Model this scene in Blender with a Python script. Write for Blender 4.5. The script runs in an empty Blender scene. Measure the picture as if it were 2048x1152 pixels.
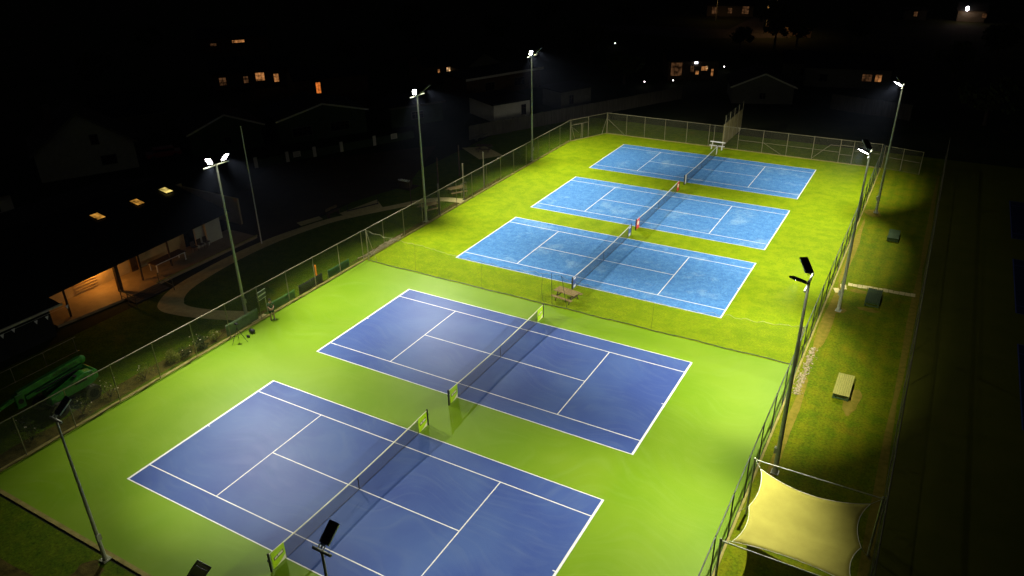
import bpy, bmesh, math, random
from mathutils import Vector, Matrix
R = math.radians
random.seed(7)
S = bpy.context.scene
COL = S.collection

# ------------------------------------------------------------------ helpers
class MB:
    """collects boxes, tubes and faces and links them as one mesh object"""
    def __init__(s): s.v=[]; s.f=[]; s.mi=[]; s.sm=[]
    def add(s, vs, fs, m=0, smooth=False):
        o=len(s.v); s.v+= [tuple(v) for v in vs]
        for f in fs: s.f.append([o+i for i in f]); s.mi.append(m); s.sm.append(smooth)
    def box(s, c, d, rz=0, m=0, mat=None):
        x,y,z=[k/2 for k in d]
        M = mat if mat else Matrix.Rotation(rz,4,'Z')
        vs=[Vector(c)+(M@Vector(p)) for p in ((-x,-y,-z),(x,-y,-z),(x,y,-z),(-x,y,-z),(-x,-y,z),(x,-y,z),(x,y,z),(-x,y,z))]
        s.add(vs,[(0,3,2,1),(4,5,6,7),(0,1,5,4),(1,2,6,5),(2,3,7,6),(3,0,4,7)],m)
    def beam(s, a, b, w, h=None, m=0):
        a=Vector(a); b=Vector(b); h=h or w; d=b-a
        q=d.to_track_quat('X','Z').to_matrix().to_4x4()
        s.box((a+b)/2,(d.length,w,h),mat=q,m=m)
    def tube(s, a, b, r0, r1=None, n=8, m=0, caps=True):
        a=Vector(a); b=Vector(b); r1=r0 if r1 is None else r1
        q=(b-a).to_track_quat('Z','Y').to_matrix()
        vs=[]
        for p,r in ((a,r0),(b,r1)):
            for i in range(n):
                t=2*math.pi*i/n; vs.append(p+q@Vector((r*math.cos(t),r*math.sin(t),0)))
        s.add(vs,[(i,(i+1)%n,n+(i+1)%n,n+i) for i in range(n)],m,True)
        if caps: s.add(vs,[tuple(range(n-1,-1,-1)),tuple(range(n,2*n))],m)
    def path(s, pts, r, n=6, m=0):
        for a,b in zip(pts,pts[1:]): s.tube(a,b,r,r,n,m)
    def quad(s, *p, m=0): s.add(p,[tuple(range(len(p)))],m)
    def prism(s, poly, z0, z1, m=0):
        n=len(poly)
        vs=[(x,y,z0) for x,y in poly]+[(x,y,z1) for x,y in poly]
        s.add(vs,[tuple(range(n-1,-1,-1)),tuple(range(n,2*n))]+[(i,(i+1)%n,n+(i+1)%n,n+i) for i in range(n)],m)
    def rect(s, x0,y0,x1,y1,z,m=0): s.quad((x0,y0,z),(x1,y0,z),(x1,y1,z),(x0,y1,z),m=m)
    def grid(s, fn, nu, nv, m=0, smooth=True):
        vs=[fn(i/nu,j/nv) for j in range(nv+1) for i in range(nu+1)]
        w=nu+1
        s.add(vs,[(j*w+i,j*w+i+1,(j+1)*w+i+1,(j+1)*w+i) for j in range(nv) for i in range(nu)],m,smooth)
    def ball(s, c, r, n=8, m=0, sq=(1,1,1)):
        def fn(u,v):
            t=2*math.pi*u; p=math.pi*(v-.5)
            return (c[0]+r*sq[0]*math.cos(t)*math.cos(p), c[1]+r*sq[1]*math.sin(t)*math.cos(p), c[2]+r*sq[2]*math.sin(p))
        s.grid(fn,n,max(4,n//2),m)
    def build(s, name, mats, parent=None, loc=None, rz=0, bevel=0, thick=0):
        me=bpy.data.meshes.new(name); me.from_pydata(s.v,[],s.f)
        if not isinstance(mats,(list,tuple)): mats=[mats]
        for m in mats: me.materials.append(m)
        me.polygons.foreach_set('material_index',s.mi); me.polygons.foreach_set('use_smooth',s.sm)
        me.update()
        o=bpy.data.objects.new(name,me); COL.objects.link(o)
        if parent: o.parent=parent
        if loc: o.location=loc
        o.rotation_euler.z=rz
        if thick:
            k=o.modifiers.new('t','SOLIDIFY'); k.thickness=thick; k.offset=0
        if bevel:
            k=o.modifiers.new('b','BEVEL'); k.width=bevel; k.segments=2; k.limit_method='ANGLE'
        return o
def tag(o,label,cat,group=None):
    o['label']=label; o['category']=cat
    if group: o['group']=group
    return o
def struct(o): o['kind']='structure'; return o
def stuff(o): o['kind']='stuff'; return o
def thing(name,loc,label,cat,rz=0,group=None):
    o=bpy.data.objects.new(name,None); COL.objects.link(o); o.location=loc; o.rotation_euler.z=rz
    o.empty_display_size=.3
    return tag(o,label,cat,group)
def copy_tree(o,parent=None):
    c=o.copy(); COL.objects.link(c); c.parent=parent
    for ch in [k for k in KIDS.get(o.name,[])]: copy_tree_child(ch,c,KIDS)
    return c
KIDS={}
def copy_tree_child(o,p,_):
    c=o.copy(); COL.objects.link(c); c.parent=p
    for ch in KIDS.get(o.name,[]): copy_tree_child(ch,c,_)
def dup(root,loc,rz,label,group=None,scale=None):
    KIDS.clear()
    for o in COL.objects:
        if o.parent: KIDS.setdefault(o.parent.name,[]).append(o)
    c=copy_tree(root); c.location=loc; c.rotation_euler.z=rz; c['label']=label
    if scale: c.scale=(scale,)*3
    if group: c['group']=group
    return c
def text_mesh(name,body,size,mat,parent,M,space=1.0,xs=1.0):
    cu=bpy.data.curves.new(name,'FONT'); cu.body=body; cu.size=size; cu.align_x='CENTER'; cu.align_y='CENTER'; cu.extrude=.004; cu.space_character=space
    t=bpy.data.objects.new('tmp',cu); COL.objects.link(t)
    me=bpy.data.meshes.new_from_object(t); bpy.data.objects.remove(t)
    o=bpy.data.objects.new(name,me); COL.objects.link(o); me.materials.clear(); me.materials.append(mat)
    o.parent=parent; o.matrix_local=M@Matrix.Diagonal((xs,1,1,1)); return o

# ------------------------------------------------------------------ materials
def nt(m): return m.node_tree.nodes, m.node_tree.links
def mat(name,c1,c2=None,scale=4.0,rough=.6,metal=0,bump=0,bscale=None,spec=.5,detail=6,stretch=None,lo=.35,hi=.65,c3=None,s3=.5,rough2=None,sheen=0):
    m=bpy.data.materials.new(name); m.use_nodes=True; N,L=nt(m); b=N['Principled BSDF']
    b.inputs['Roughness'].default_value=rough; b.inputs['Metallic'].default_value=metal
    b.inputs['Specular IOR Level'].default_value=spec
    col=lambda c:(c[0],c[1],c[2],1)
    b.inputs['Base Color'].default_value=col(c1)
    if c2 is None: c2=tuple(k*.82 for k in c1)
    tc=N.new('ShaderNodeTexCoord'); mp=N.new('ShaderNodeMapping'); L.new(tc.outputs['Object'],mp.inputs['Vector'])
    if stretch: mp.inputs['Scale'].default_value=stretch
    no=N.new('ShaderNodeTexNoise'); no.inputs['Scale'].default_value=scale; no.inputs['Detail'].default_value=detail; no.inputs['Roughness'].default_value=.6
    L.new(mp.outputs[0],no.inputs['Vector'])
    r=N.new('ShaderNodeValToRGB'); r.color_ramp.elements[0].position=lo; r.color_ramp.elements[1].position=hi
    r.color_ramp.elements[0].color=col(c1); r.color_ramp.elements[1].color=col(c2)
    L.new(no.outputs[0],r.inputs[0]); out=r.outputs[0]
    if c3 is not None:
        n3=N.new('ShaderNodeTexNoise'); n3.inputs['Scale'].default_value=s3; n3.inputs['Detail'].default_value=5
        L.new(mp.outputs[0],n3.inputs['Vector'])
        r3=N.new('ShaderNodeValToRGB'); r3.color_ramp.elements[0].position=.5; r3.color_ramp.elements[1].position=.68
        r3.color_ramp.elements[0].color=(0,0,0,1); r3.color_ramp.elements[1].color=(1,1,1,1)
        L.new(n3.outputs[0],r3.inputs[0])
        mx=N.new('ShaderNodeMixRGB'); L.new(r3.outputs[0],mx.inputs[0]); L.new(out,mx.inputs[1]); mx.inputs[2].default_value=col(c3)
        out=mx.outputs[0]
    L.new(out,b.inputs['Base Color'])
    if bump:
        nb=N.new('ShaderNodeTexNoise'); nb.inputs['Scale'].default_value=bscale or scale*4; nb.inputs['Detail'].default_value=5
        L.new(mp.outputs[0],nb.inputs['Vector'])
        bu=N.new('ShaderNodeBump'); bu.inputs['Strength'].default_value=bump; bu.inputs['Distance'].default_value=.03
        L.new(nb.outputs[0],bu.inputs['Height']); L.new(bu.outputs[0],b.inputs['Normal'])
    m['out']=0
    return m
def emis(name,c,st):
    m=bpy.data.materials.new(name); m.use_nodes=True; N,L=nt(m); N.clear()
    e=N.new('ShaderNodeEmission'); e.inputs[0].default_value=(*c,1); e.inputs[1].default_value=st
    o=N.new('ShaderNodeOutputMaterial'); L.new(e.outputs[0],o.inputs[0]); return m
def litroom(name,c,st):
    m=emis(name,c,st); N,L=nt(m); e=[n for n in N if n.type=='EMISSION'][0]
    tc=N.new('ShaderNodeTexCoord'); no=N.new('ShaderNodeTexNoise'); no.inputs['Scale'].default_value=1.6; no.inputs['Detail'].default_value=3; L.new(tc.outputs['Object'],no.inputs['Vector'])
    mr=N.new('ShaderNodeMapRange'); mr.inputs['From Min'].default_value=.35; mr.inputs['From Max'].default_value=.65; mr.inputs['To Min'].default_value=st*.15; mr.inputs['To Max'].default_value=st*1.5
    L.new(no.outputs[0],mr.inputs[0]); L.new(mr.outputs[0],e.inputs[1]); return m
def meshmat(name,c,pitch,wire,ax=('Y','Z'),diag=True,rough=.6,metal=.0):
    """woven wire or cord: real holes cut by a repeating pattern in the surface's own coordinates"""
    m=mat(name,c,rough=rough,metal=metal); N,L=nt(m); b=N['Principled BSDF']; out=N['Material Output']
    tc=N.new('ShaderNodeTexCoord'); sp=N.new('ShaderNodeSeparateXYZ'); L.new(tc.outputs['Object'],sp.inputs[0])
    def M(op,a,b_=None):
        n=N.new('ShaderNodeMath'); n.operation=op
        for i,x in enumerate((a,b_)):
            if x is None: continue
            if isinstance(x,(int,float)): n.inputs[i].default_value=x
            else: L.new(x,n.inputs[i])
        return n.outputs[0]
    hx=M('ADD',sp.outputs['X'],sp.outputs['Y']) if ax=='XY' else sp.outputs[ax[0]]
    z=sp.outputs['Z']
    u=M('ADD',hx,z) if diag else hx
    w=M('SUBTRACT',hx,z) if diag else z
    fs=[]
    for k in (u,w):
        f=M('FRACT',M('DIVIDE',k,pitch)); fs.append(M('LESS_THAN',f,wire))
    a=M('MAXIMUM',*fs)
    t=N.new('ShaderNodeBsdfTransparent'); mx=N.new('ShaderNodeMixShader')
    L.new(a,mx.inputs[0]); L.new(t.outputs[0],mx.inputs[1]); L.new(b.outputs[0],mx.inputs[2]); L.new(mx.outputs[0],out.inputs[0])
    return m

GA=(.085,.30,.016); GT=(.17,.29,.008)
def acrylic(name,c1,c2,c3,rough,swirl=.12):
    m=bpy.data.materials.new(name); m.use_nodes=True; N,L=nt(m); b=N['Principled BSDF']
    b.inputs['Roughness'].default_value=rough; b.inputs['Specular IOR Level'].default_value=.13
    tc=N.new('ShaderNodeTexCoord')
    no=N.new('ShaderNodeTexNoise'); no.inputs['Scale'].default_value=.22; no.inputs['Detail'].default_value=7
    L.new(tc.outputs['Object'],no.inputs['Vector'])
    r=N.new('ShaderNodeValToRGB'); r.color_ramp.elements[0].position=.38; r.color_ramp.elements[1].position=.62
    r.color_ramp.elements[0].color=(*c1,1); r.color_ramp.elements[1].color=(*c2,1); L.new(no.outputs[0],r.inputs[0])
    # squeegee arcs left in the coating
    nd=N.new('ShaderNodeTexNoise'); nd.inputs['Scale'].default_value=.12; nd.inputs['Detail'].default_value=1.5
    L.new(tc.outputs['Object'],nd.inputs['Vector'])
    sc=N.new('ShaderNodeVectorMath'); sc.operation='SCALE'; sc.inputs['Scale'].default_value=14
    L.new(nd.outputs['Color'],sc.inputs[0])
    ad=N.new('ShaderNodeVectorMath'); ad.operation='ADD'; L.new(tc.outputs['Object'],ad.inputs[0]); L.new(sc.outputs[0],ad.inputs[1])
    mp=N.new('ShaderNodeMapping'); mp.inputs['Scale'].default_value=(.35,3.2,1); mp.inputs['Rotation'].default_value=(0,0,.35)
    L.new(ad.outputs[0],mp.inputs[0])
    n2=N.new('ShaderNodeTexNoise'); n2.inputs['Scale'].default_value=.8; n2.inputs['Detail'].default_value=6; L.new(mp.outputs[0],n2.inputs['Vector'])
    r2=N.new('ShaderNodeValToRGB'); r2.color_ramp.elements[0].position=.48; r2.color_ramp.elements[1].position=.75
    r2.color_ramp.elements[0].color=(0,0,0,1); r2.color_ramp.elements[1].color=(swirl*4,)*3+(1,); L.new(n2.outputs[0],r2.inputs[0])
    mx=N.new('ShaderNodeMixRGB'); L.new(r2.outputs[0],mx.inputs[0]); L.new(r.outputs[0],mx.inputs[1]); mx.inputs[2].default_value=(*c3,1)
    # scuffs, ball marks
    n3=N.new('ShaderNodeTexNoise'); n3.inputs['Scale'].default_value=1.7; n3.inputs['Detail'].default_value=9; n3.inputs['Roughness'].default_value=.75
    L.new(tc.outputs['Object'],n3.inputs['Vector'])
    r3=N.new('ShaderNodeValToRGB'); r3.color_ramp.elements[0].position=.66; r3.color_ramp.elements[1].position=.8
    r3.color_ramp.elements[0].color=(0,0,0,1); r3.color_ramp.elements[1].color=(.45,.45,.45,1); L.new(n3.outputs[0],r3.inputs[0])
    m2=N.new('ShaderNodeMixRGB'); L.new(r3.outputs[0],m2.inputs[0]); L.new(mx.outputs[0],m2.inputs[1]); m2.inputs[2].default_value=(*[k*1.5+.03 for k in c3],1)
    L.new(m2.outputs[0],b.inputs['Base Color'])
    rr=N.new('ShaderNodeMapRange'); rr.inputs['To Min'].default_value=rough-.06; rr.inputs['To Max'].default_value=rough+.12; L.new(n2.outputs[0],rr.inputs[0]); L.new(rr.outputs[0],b.inputs['Roughness'])
    nb=N.new('ShaderNodeTexNoise'); nb.inputs['Scale'].default_value=60; L.new(tc.outputs['Object'],nb.inputs['Vector'])
    bu=N.new('ShaderNodeBump'); bu.inputs['Strength'].default_value=.25; bu.inputs['Distance'].default_value=.004; L.new(nb.outputs[0],bu.inputs['Height']); L.new(bu.outputs[0],b.inputs['Normal'])
    return m
def turf(name,c1,c2,c3,seam=False,lo=.4,hi=.6,stripe=0,s1=.9,s2=.3,fc=.26):
    m=bpy.data.materials.new(name); m.use_nodes=True; N,L=nt(m); b=N['Principled BSDF']
    b.inputs['Roughness'].default_value=.85; b.inputs['Specular IOR Level'].default_value=.06
    tc=N.new('ShaderNodeTexCoord')
    def noise(s,d=6,r=.65):
        n=N.new('ShaderNodeTexNoise'); n.inputs['Scale'].default_value=s; n.inputs['Detail'].default_value=d; n.inputs['Roughness'].default_value=r
        L.new(tc.outputs['Object'],n.inputs['Vector']); return n
    def ramp(src,a,b_,ca,cb):
        r=N.new('ShaderNodeValToRGB'); r.color_ramp.elements[0].position=a; r.color_ramp.elements[1].position=b_
        r.color_ramp.elements[0].color=ca; r.color_ramp.elements[1].color=cb; L.new(src,r.inputs[0]); return r.outputs[0]
    base=ramp(noise(s1,8,.7).outputs[0],lo,hi,(*c1,1),(*c2,1))
    blot=ramp(noise(s2,6,.65).outputs[0],.55,.72,(0,0,0,1),(.55,.55,.55,1))
    mx=N.new('ShaderNodeMixRGB'); L.new(blot,mx.inputs[0]); L.new(base,mx.inputs[1]); mx.inputs[2].default_value=(*c3,1)
    fine=ramp(noise(7,6,.8).outputs[0],.3,.7,(1-fc,)*3+(1,),(1+fc,)*3+(1,))
    mu=N.new('ShaderNodeMixRGB'); mu.blend_type='MULTIPLY'; mu.inputs[0].default_value=1; L.new(mx.outputs[0],mu.inputs[1]); L.new(fine,mu.inputs[2])
    L.new(mu.outputs[0],b.inputs['Base Color'])
    if stripe:
        wv=N.new('ShaderNodeTexWave'); wv.bands_direction='X'; wv.inputs['Scale'].default_value=stripe; wv.inputs['Distortion'].default_value=1.5; wv.inputs['Detail'].default_value=3; wv.inputs['Detail Scale'].default_value=1.5
        L.new(tc.outputs['Object'],wv.inputs['Vector']); q=ramp(wv.outputs[0],.2,.8,(.93,.96,1,1),(1.10,1.05,.98,1))
        m3=N.new('ShaderNodeMixRGB'); m3.blend_type='MULTIPLY'; m3.inputs[0].default_value=1; L.new(mu.outputs[0],m3.inputs[1]); L.new(q,m3.inputs[2]); L.new(m3.outputs[0],b.inputs['Base Color'])
    nb=noise(40,3); bu=N.new('ShaderNodeBump'); bu.inputs['Strength'].default_value=.5; bu.inputs['Distance'].default_value=.01; L.new(nb.outputs[0],bu.inputs['Height']); L.new(bu.outputs[0],b.inputs['Normal'])
    return m

M_ga=acrylic('green_acrylic',(.142,.258,.006),(.170,.282,.012),(.21,.33,.05),.50,.055)
M_ba=acrylic('blue_acrylic',(.043,.078,.252),(.062,.110,.285),(.115,.165,.29),.50,.07)
M_gt=turf('green_turf',(.145,.225,.001),(.20,.27,.002),(.095,.16,.001),fc=.27)
M_bt=turf('blue_turf',(.040,.14,.37),(.095,.25,.48),(.27,.43,.56),lo=.32,hi=.68,s1=1.9,fc=.4)
M_line=mat('line_paint',(.80,.80,.76),(.70,.70,.66),scale=3,rough=.6)
M_grass=turf('grass',(.045,.085,.001),(.075,.11,.002),(.11,.10,.004),s1=1.3,s2=.4,fc=.6)
M_grassdark=mat('far_grass',(.012,.022,.006),(.028,.034,.010),scale=.15,rough=.95,spec=.1,c3=(.03,.026,.014),s3=.02,detail=9)
M_strip=turf('worn_grass',(.080,.122,.001),(.125,.14,.002),(.16,.115,.004),s1=.8,s2=.42,stripe=.28,fc=.5)
M_dirt=mat('bare_soil',(.21,.165,.020),(.14,.125,.008),scale=3,rough=.95,bump=.8,bscale=20,spec=.1,detail=9)
M_conc=mat('concrete',(.30,.26,.07),(.20,.17,.04),scale=2,rough=.85,bump=.2,spec=.2,detail=9)
M_pave=mat('paving',(.55,.48,.20),(.42,.36,.14),scale=2.4,rough=.85,bump=.3,spec=.2)
M_clay=mat('brown_green_surface',(.055,.040,.018),(.040,.030,.014),scale=.4,rough=.95,spec=.1)
M_asph=mat('asphalt',(.05,.047,.042),(.035,.033,.03),scale=3,rough=.9,spec=.2)
M_galv=mat('galvanised_steel',(.40,.42,.28),(.31,.33,.21),scale=5,rough=.5,metal=.2)
M_rail=mat('fence_rail_steel',(.25,.22,.13),(.18,.16,.09),scale=5,rough=.55,metal=.2)
M_brown=mat('rusty_rail',(.11,.10,.05),(.07,.06,.03),scale=5,rough=.7)
M_dpole=mat('green_painted_steel',(.055,.07,.05),(.035,.045,.032),scale=6,rough=.5,metal=.2)
M_black=mat('black_metal',(.012,.012,.013),(.02,.02,.021),scale=9,rough=.45,metal=.1)
M_alu=mat('aluminium',(.62,.62,.60),(.5,.5,.49),scale=8,rough=.35,metal=.6)
M_white=mat('white_paint',(.72,.72,.68),(.62,.62,.58),scale=4,rough=.5)
M_wood=mat('weathered_timber',(.33,.23,.085),(.15,.10,.035),scale=6,rough=.85,bump=.4,stretch=(1,8,8),spec=.2,c3=(.36,.28,.13),s3=3)
M_woodd=mat('dark_timber',(.10,.065,.035),(.055,.035,.02),scale=5,rough=.85,bump=.4,spec=.2)
M_plank=mat('lime_plank',(.36,.35,.06),(.24,.23,.035),scale=5,rough=.8,bump=.3,stretch=(6,.6,1))
M_gplank=mat('green_plank',(.035,.075,.012),(.022,.05,.008),scale=5,rough=.8,bump=.3,stretch=(6,.6,1))
M_net=meshmat('net_cord',(.015,.016,.02),.045,.25,ax=('Y','Z'),diag=False)
M_netX=meshmat('divider_cord',(.02,.03,.012),.05,.085,ax=('X','Z'),diag=True)
M_linkY=meshmat('chain_link_y',(.13,.135,.10),.06,.085,ax=('Y','Z'))
M_linkX=meshmat('chain_link_x',(.115,.108,.055),.06,.085,ax=('X','Z'))
M_linkD=meshmat('chain_link_corner',(.115,.108,.055),.06,.085,ax='XY')
M_shadeY=meshmat('dark_shade_mesh',(.05,.06,.04),.05,.17,ax=('Y','Z'))
M_glens=emis('floodlight_glow',(1,.96,.97),75.0)
M_glens2=emis('low_floodlight_glow',(1,.96,.97),22.0)
M_lime=mat('lime_vinyl',(.50,.80,.010),(.42,.70,.008),scale=3,rough=.4)
M_red=mat('red_vinyl',(.62,.035,.03),scale=3,rough=.45)
M_blue=mat('blue_vinyl',(.05,.10,.35),scale=3,rough=.45)
M_dark=mat('dark_print',(.02,.03,.012),scale=3,rough=.5)
M_tape=mat('net_tape',(.85,.83,.60),(.75,.73,.5),scale=4,rough=.6)
M_sail=mat('shade_cloth',(.38,.345,.055),(.33,.30,.045),scale=1.4,rough=.8,bump=.12,bscale=60,spec=.2)
M_lift=mat('green_machine_paint',(.03,.24,.022),(.02,.17,.015),scale=2.5,rough=.45,c3=(.02,.09,.012),s3=1.5)
M_rubber=mat('tyre_rubber',(.10,.09,.05),(.05,.045,.03),scale=9,rough=.9,bump=.3)
M_hollow=mat('wheel_dark',(.012,.012,.01),scale=6,rough=.8)
M_leaf=mat('leaf',(.26,.27,.03),(.14,.16,.02),scale=6,rough=.6,spec=.3)
M_leafd=mat('dark_leaf',(.05,.065,.015),(.02,.03,.010),scale=3,rough=.7,spec=.2)
M_petal=mat('pale_petal',(.75,.6,.45),(.8,.7,.6),scale=8,rough=.6)
M_bark=mat('bark',(.07,.05,.03),(.04,.028,.018),scale=8,rough=.9,bump=.5)
M_stone=mat('driftwood',(.40,.33,.18),(.22,.17,.09),scale=6,rough=.85,bump=.4)
M_roofd=mat('dark_roof_iron',(.010,.011,.010),(.014,.015,.013),scale=2,rough=.7,spec=.15)
M_wallp=mat('pale_wall',(.10,.097,.07),(.08,.077,.055),scale=1.5,rough=.85,spec=.2)
M_wallw=mat('white_wall',(.55,.53,.42),(.48,.46,.36),scale=1.2,rough=.8,spec=.2)
M_wallg=mat('green_wall',(.04,.06,.03),(.03,.045,.022),scale=1.5,rough=.85,spec=.2)
M_cream=mat('cream_wall',(.60,.46,.22),(.5,.38,.18),scale=1.2,rough=.8,spec=.2)
M_glassd=mat('dark_glass',(.01,.01,.012),scale=2,rough=.12)
M_paling=mat('paling_timber',(.10,.09,.065),(.055,.048,.035),scale=1.5,rough=.9,stretch=(5,5,.3),spec=.1)
M_fascia=mat('pale_fascia',(.50,.48,.36),(.42,.40,.30),scale=3,rough=.6)
M_orange=mat('orange_plastic',(.70,.20,.01),scale=4,rough=.5)
M_skin=mat('skin',(.42,.24,.15),scale=5,rough=.55)
M_shirt=mat('green_shirt',(.07,.14,.06),(.05,.10,.04),scale=6,rough=.8)
M_short=mat('green_shorts',(.02,.055,.025),scale=6,rough=.8)
M_hair=mat('dark_hair',(.015,.012,.01),scale=9,rough=.7)
M_winw=litroom('warm_window',(1.0,.40,.12),.34)
M_winb=litroom('bright_window',(1.0,.58,.26),.9)
M_wino=litroom('orange_window',(1.0,.25,.04),.6)
M_wind=litroom('dim_window',(1.0,.45,.18),.055)
M_wincool=emis('cool_lamp',(.75,.8,1.0),9.0)
M_sky1=litroom('skylight_amber',(1.0,.46,.07),.50)
M_sky2=litroom('skylight_pale',(1.0,.75,.20),.80)
M_dot=emis('garden_glow',(.9,.8,.8),14.0)
M_dotr=emis('garden_glow_warm',(1.0,.35,.25),12.0)

# ------------------------------------------------------------------ ground
CY=[0.0,15.077,32.997,47.083,61.711]
b=MB(); b.rect(-420,-120,420,560,-.03); struct(b.build('ground',M_grassdark))
b=MB(); b.rect(-29.5,-9.6,-18.75,66,-.018); b.rect(-44,-30,-4,-9.66,-.018); b.rect(-29.5,66,18,78,-.018)
struct(b.build('lawn',M_grass))
b=MB(); b.rect(18.2,-16,24.75,78,-.016); struct(b.build('grass_strip',M_strip))
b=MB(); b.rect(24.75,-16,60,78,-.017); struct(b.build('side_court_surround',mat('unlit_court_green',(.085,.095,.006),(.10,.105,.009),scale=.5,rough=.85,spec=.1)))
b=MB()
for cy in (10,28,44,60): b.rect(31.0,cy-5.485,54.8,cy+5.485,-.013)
struct(b.build('side_court_paint',mat('unlit_court_blue',(.012,.02,.06),(.010,.016,.05),scale=.5,rough=.85,spec=.1)))  # court blue darkened, the lack of light is put into the colour
b=MB()
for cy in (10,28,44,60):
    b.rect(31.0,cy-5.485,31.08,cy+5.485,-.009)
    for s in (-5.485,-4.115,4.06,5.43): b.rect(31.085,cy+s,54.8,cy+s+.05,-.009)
struct(b.build('side_court_markings',mat('unlit_line_paint',(.05,.08,.28),scale=3,rough=.7)))  # line colour darkened to look unlit, like the side courts
b=MB(); b.quad((-18.68,-9.3,0),(18.18,-9.3,0),(18.18,23.3,0),(-18.68,23.3,0)); struct(b.build('green_court_surface',M_ga))
b=MB(); b.quad((-18.68,23.303,.002),(18.18,23.303,.002),(18.18,70.9,.002),(-15.9,70.9,.002),(-18.45,65.6,.002),(-18.68,65.6,.002)); struct(b.build('green_turf_surface',M_gt))
b=MB()
for cy in CY[:2]: b.rect(-11.885,cy-5.485,11.885,cy+5.485,.005)
struct(b.build('blue_court_paint',M_ba))
b=MB()
for cy in CY[2:]: b.rect(-11.885,cy-5.485,11.885,cy+5.485,.006)
struct(b.build('blue_turf_paint',M_bt))
b=MB()
for i,cy in enumerate(CY):
    z=.010; bw=.13 if i<2 else .10; w=.06
    for sx in (-1,1):
        x0=sx*11.885; x1=x0-sx*bw; b.rect(min(x0,x1),cy-5.485,max(x0,x1),cy+5.485,z)
        xi=x1-sx*.14; b.rect(min(x1,xi),cy-.03,max(x1,xi),cy+.03,z)
        b.rect(sx*6.4-.03,cy-4.055,sx*6.4+.03,cy+4.055,z)
        for s0,s1 in ((-5.485,-5.485+w),(-4.115,-4.115+w),(4.115-w,4.115),(5.485-w,5.485)):
            pass
    for s0,s1 in ((-5.485,-5.485+w),(-4.115,-4.115+w),(4.115-w,4.115),(5.485-w,5.485)):
        b.rect(-11.885+bw,cy+s0,11.885-bw,cy+s1,z)
    b.rect(-6.37,cy-.03,6.37,cy+.03,z)
struct(b.build('court_markings',M_line))
# kerbs
b=MB(); b.box((-6.9,-9.42,-.0),(23.7,.22,.05)); b.box((11.5,-9.42,0),(13.0,.22,.05))
b.box((-18.84,28,0.01),(.26,75,.06)); b.box((18.28,30.8,0.01),(.14,80,.05)); b.box((1.1,71.05,.01),(34.2,.2,.06))
b.beam((-18.6,65.5,.01),(-15.95,71.0,.01),.2,.06)
struct(b.build('kerb',M_conc))
# paths
def ribbon(pts,w,z,name,m):
    q=[]; ww=[]
    for i in range(len(pts)-1):
        p0,p1,p2,p3=[Vector(pts[max(0,min(len(pts)-1,k))]) for k in (i-1,i,i+1,i+2)]
        for k in range(8):
            u=k/8; q.append(tuple(.5*((2*p1)+(p2-p0)*u+(2*p0-5*p1+4*p2-p3)*u*u+(3*p1-p0-3*p2+p3)*u**3))); ww.append(w[i]*(1-u)+w[i+1]*u)
    q.append(pts[-1]); ww.append(w[-1]); pts=q; w=ww
    b=MB(); P=[Vector((x,y,0)) for x,y in pts]; vs=[]
    for i,p in enumerate(P):
        d=(P[min(i+1,len(P)-1)]-P[max(i-1,0)]).normalized(); n=Vector((-d.y,d.x,0)); ww=w if not isinstance(w,list) else w[i]
        vs+=[p+n*ww/2+Vector((0,0,z)),p-n*ww/2+Vector((0,0,z))]
    b.add(vs,[(2*i,2*i+1,2*i+3,2*i+2) for i in range(len(P)-1)]); return struct(b.build(name,m))
ribbon([(-18.95,11.2),(-20.5,10.9),(-23,9.9),(-25.5,9.3),(-27.2,9.6),(-28.6,11.6),(-29.3,15),(-29.6,19),(-29.4,23),(-28.6,27),(-27.8,29.6),(-26.2,32.6),(-24.6,35.2),(-22.9,38.0),(-21.2,39.5),(-19.0,40.0)],
       [1.5,1.5,1.4,1.5,2.0,1.7,1.5,1.4,1.3,1.2,1.15,1.1,1.1,1.15,1.2,1.3],-.008,'garden_path',M_pave)
b=MB(); b.quad((-31.3,19,-.012),(-29.6,14,-.012),(-29.9,33,-.012),(-27.4,41.5,-.012),(-33.5,56,-.012),(-47,40,-.012),(-41,27,-.012)); struct(b.build('bowling_green',M_clay))
b=MB(); b.quad((-28.5,31.2,-.010),(-26.9,30.6,-.010),(-25.6,34.6,-.010),(-27.6,36.2,-.010)); b.quad((-30.6,27.2,-.010),(-29.6,26.8,-.010),(-28.9,29.2,-.010),(-29.8,29.6,-.010))
b.quad((-29.9,56.5,-.010),(-25.3,53.3,-.010),(-23.5,56.0,-.010),(-27.4,58.4,-.010)); struct(b.build('concrete_pad',M_pave))
b=MB()
random.seed(3)
x=19.35
while x<24.2:
    w=random.uniform(.32,.42); yy=37.85+(x-19.3)*.06
    b.box((x+w/2,yy+random.uniform(-.03,.03),-.004),(w-.03,random.uniform(.5,.6),.02),rz=random.uniform(-.05,.05)); x+=w
b.box((19.1,37.2,-.006),(.45,.9,.016),rz=.2); b.box((18.75,36.3,-.006),(.45,.8,.016),rz=.4)
struct(b.build('paver_path',M_pave))
def blob(cx,cy,rx,ry,z,n=22,seed=0):
    rr=random.Random(seed); ph=[rr.uniform(0,6) for _ in range(3)]
    return [(cx+rx*math.cos(t)*(1+.16*math.sin(2*t+ph[0])+.12*math.sin(5*t+ph[1])),cy+ry*math.sin(t)*(1+.14*math.sin(3*t+ph[2])+.1*math.sin(7*t)),z) for t in [2*math.pi*i/n for i in range(n)]]
b=MB()
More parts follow.
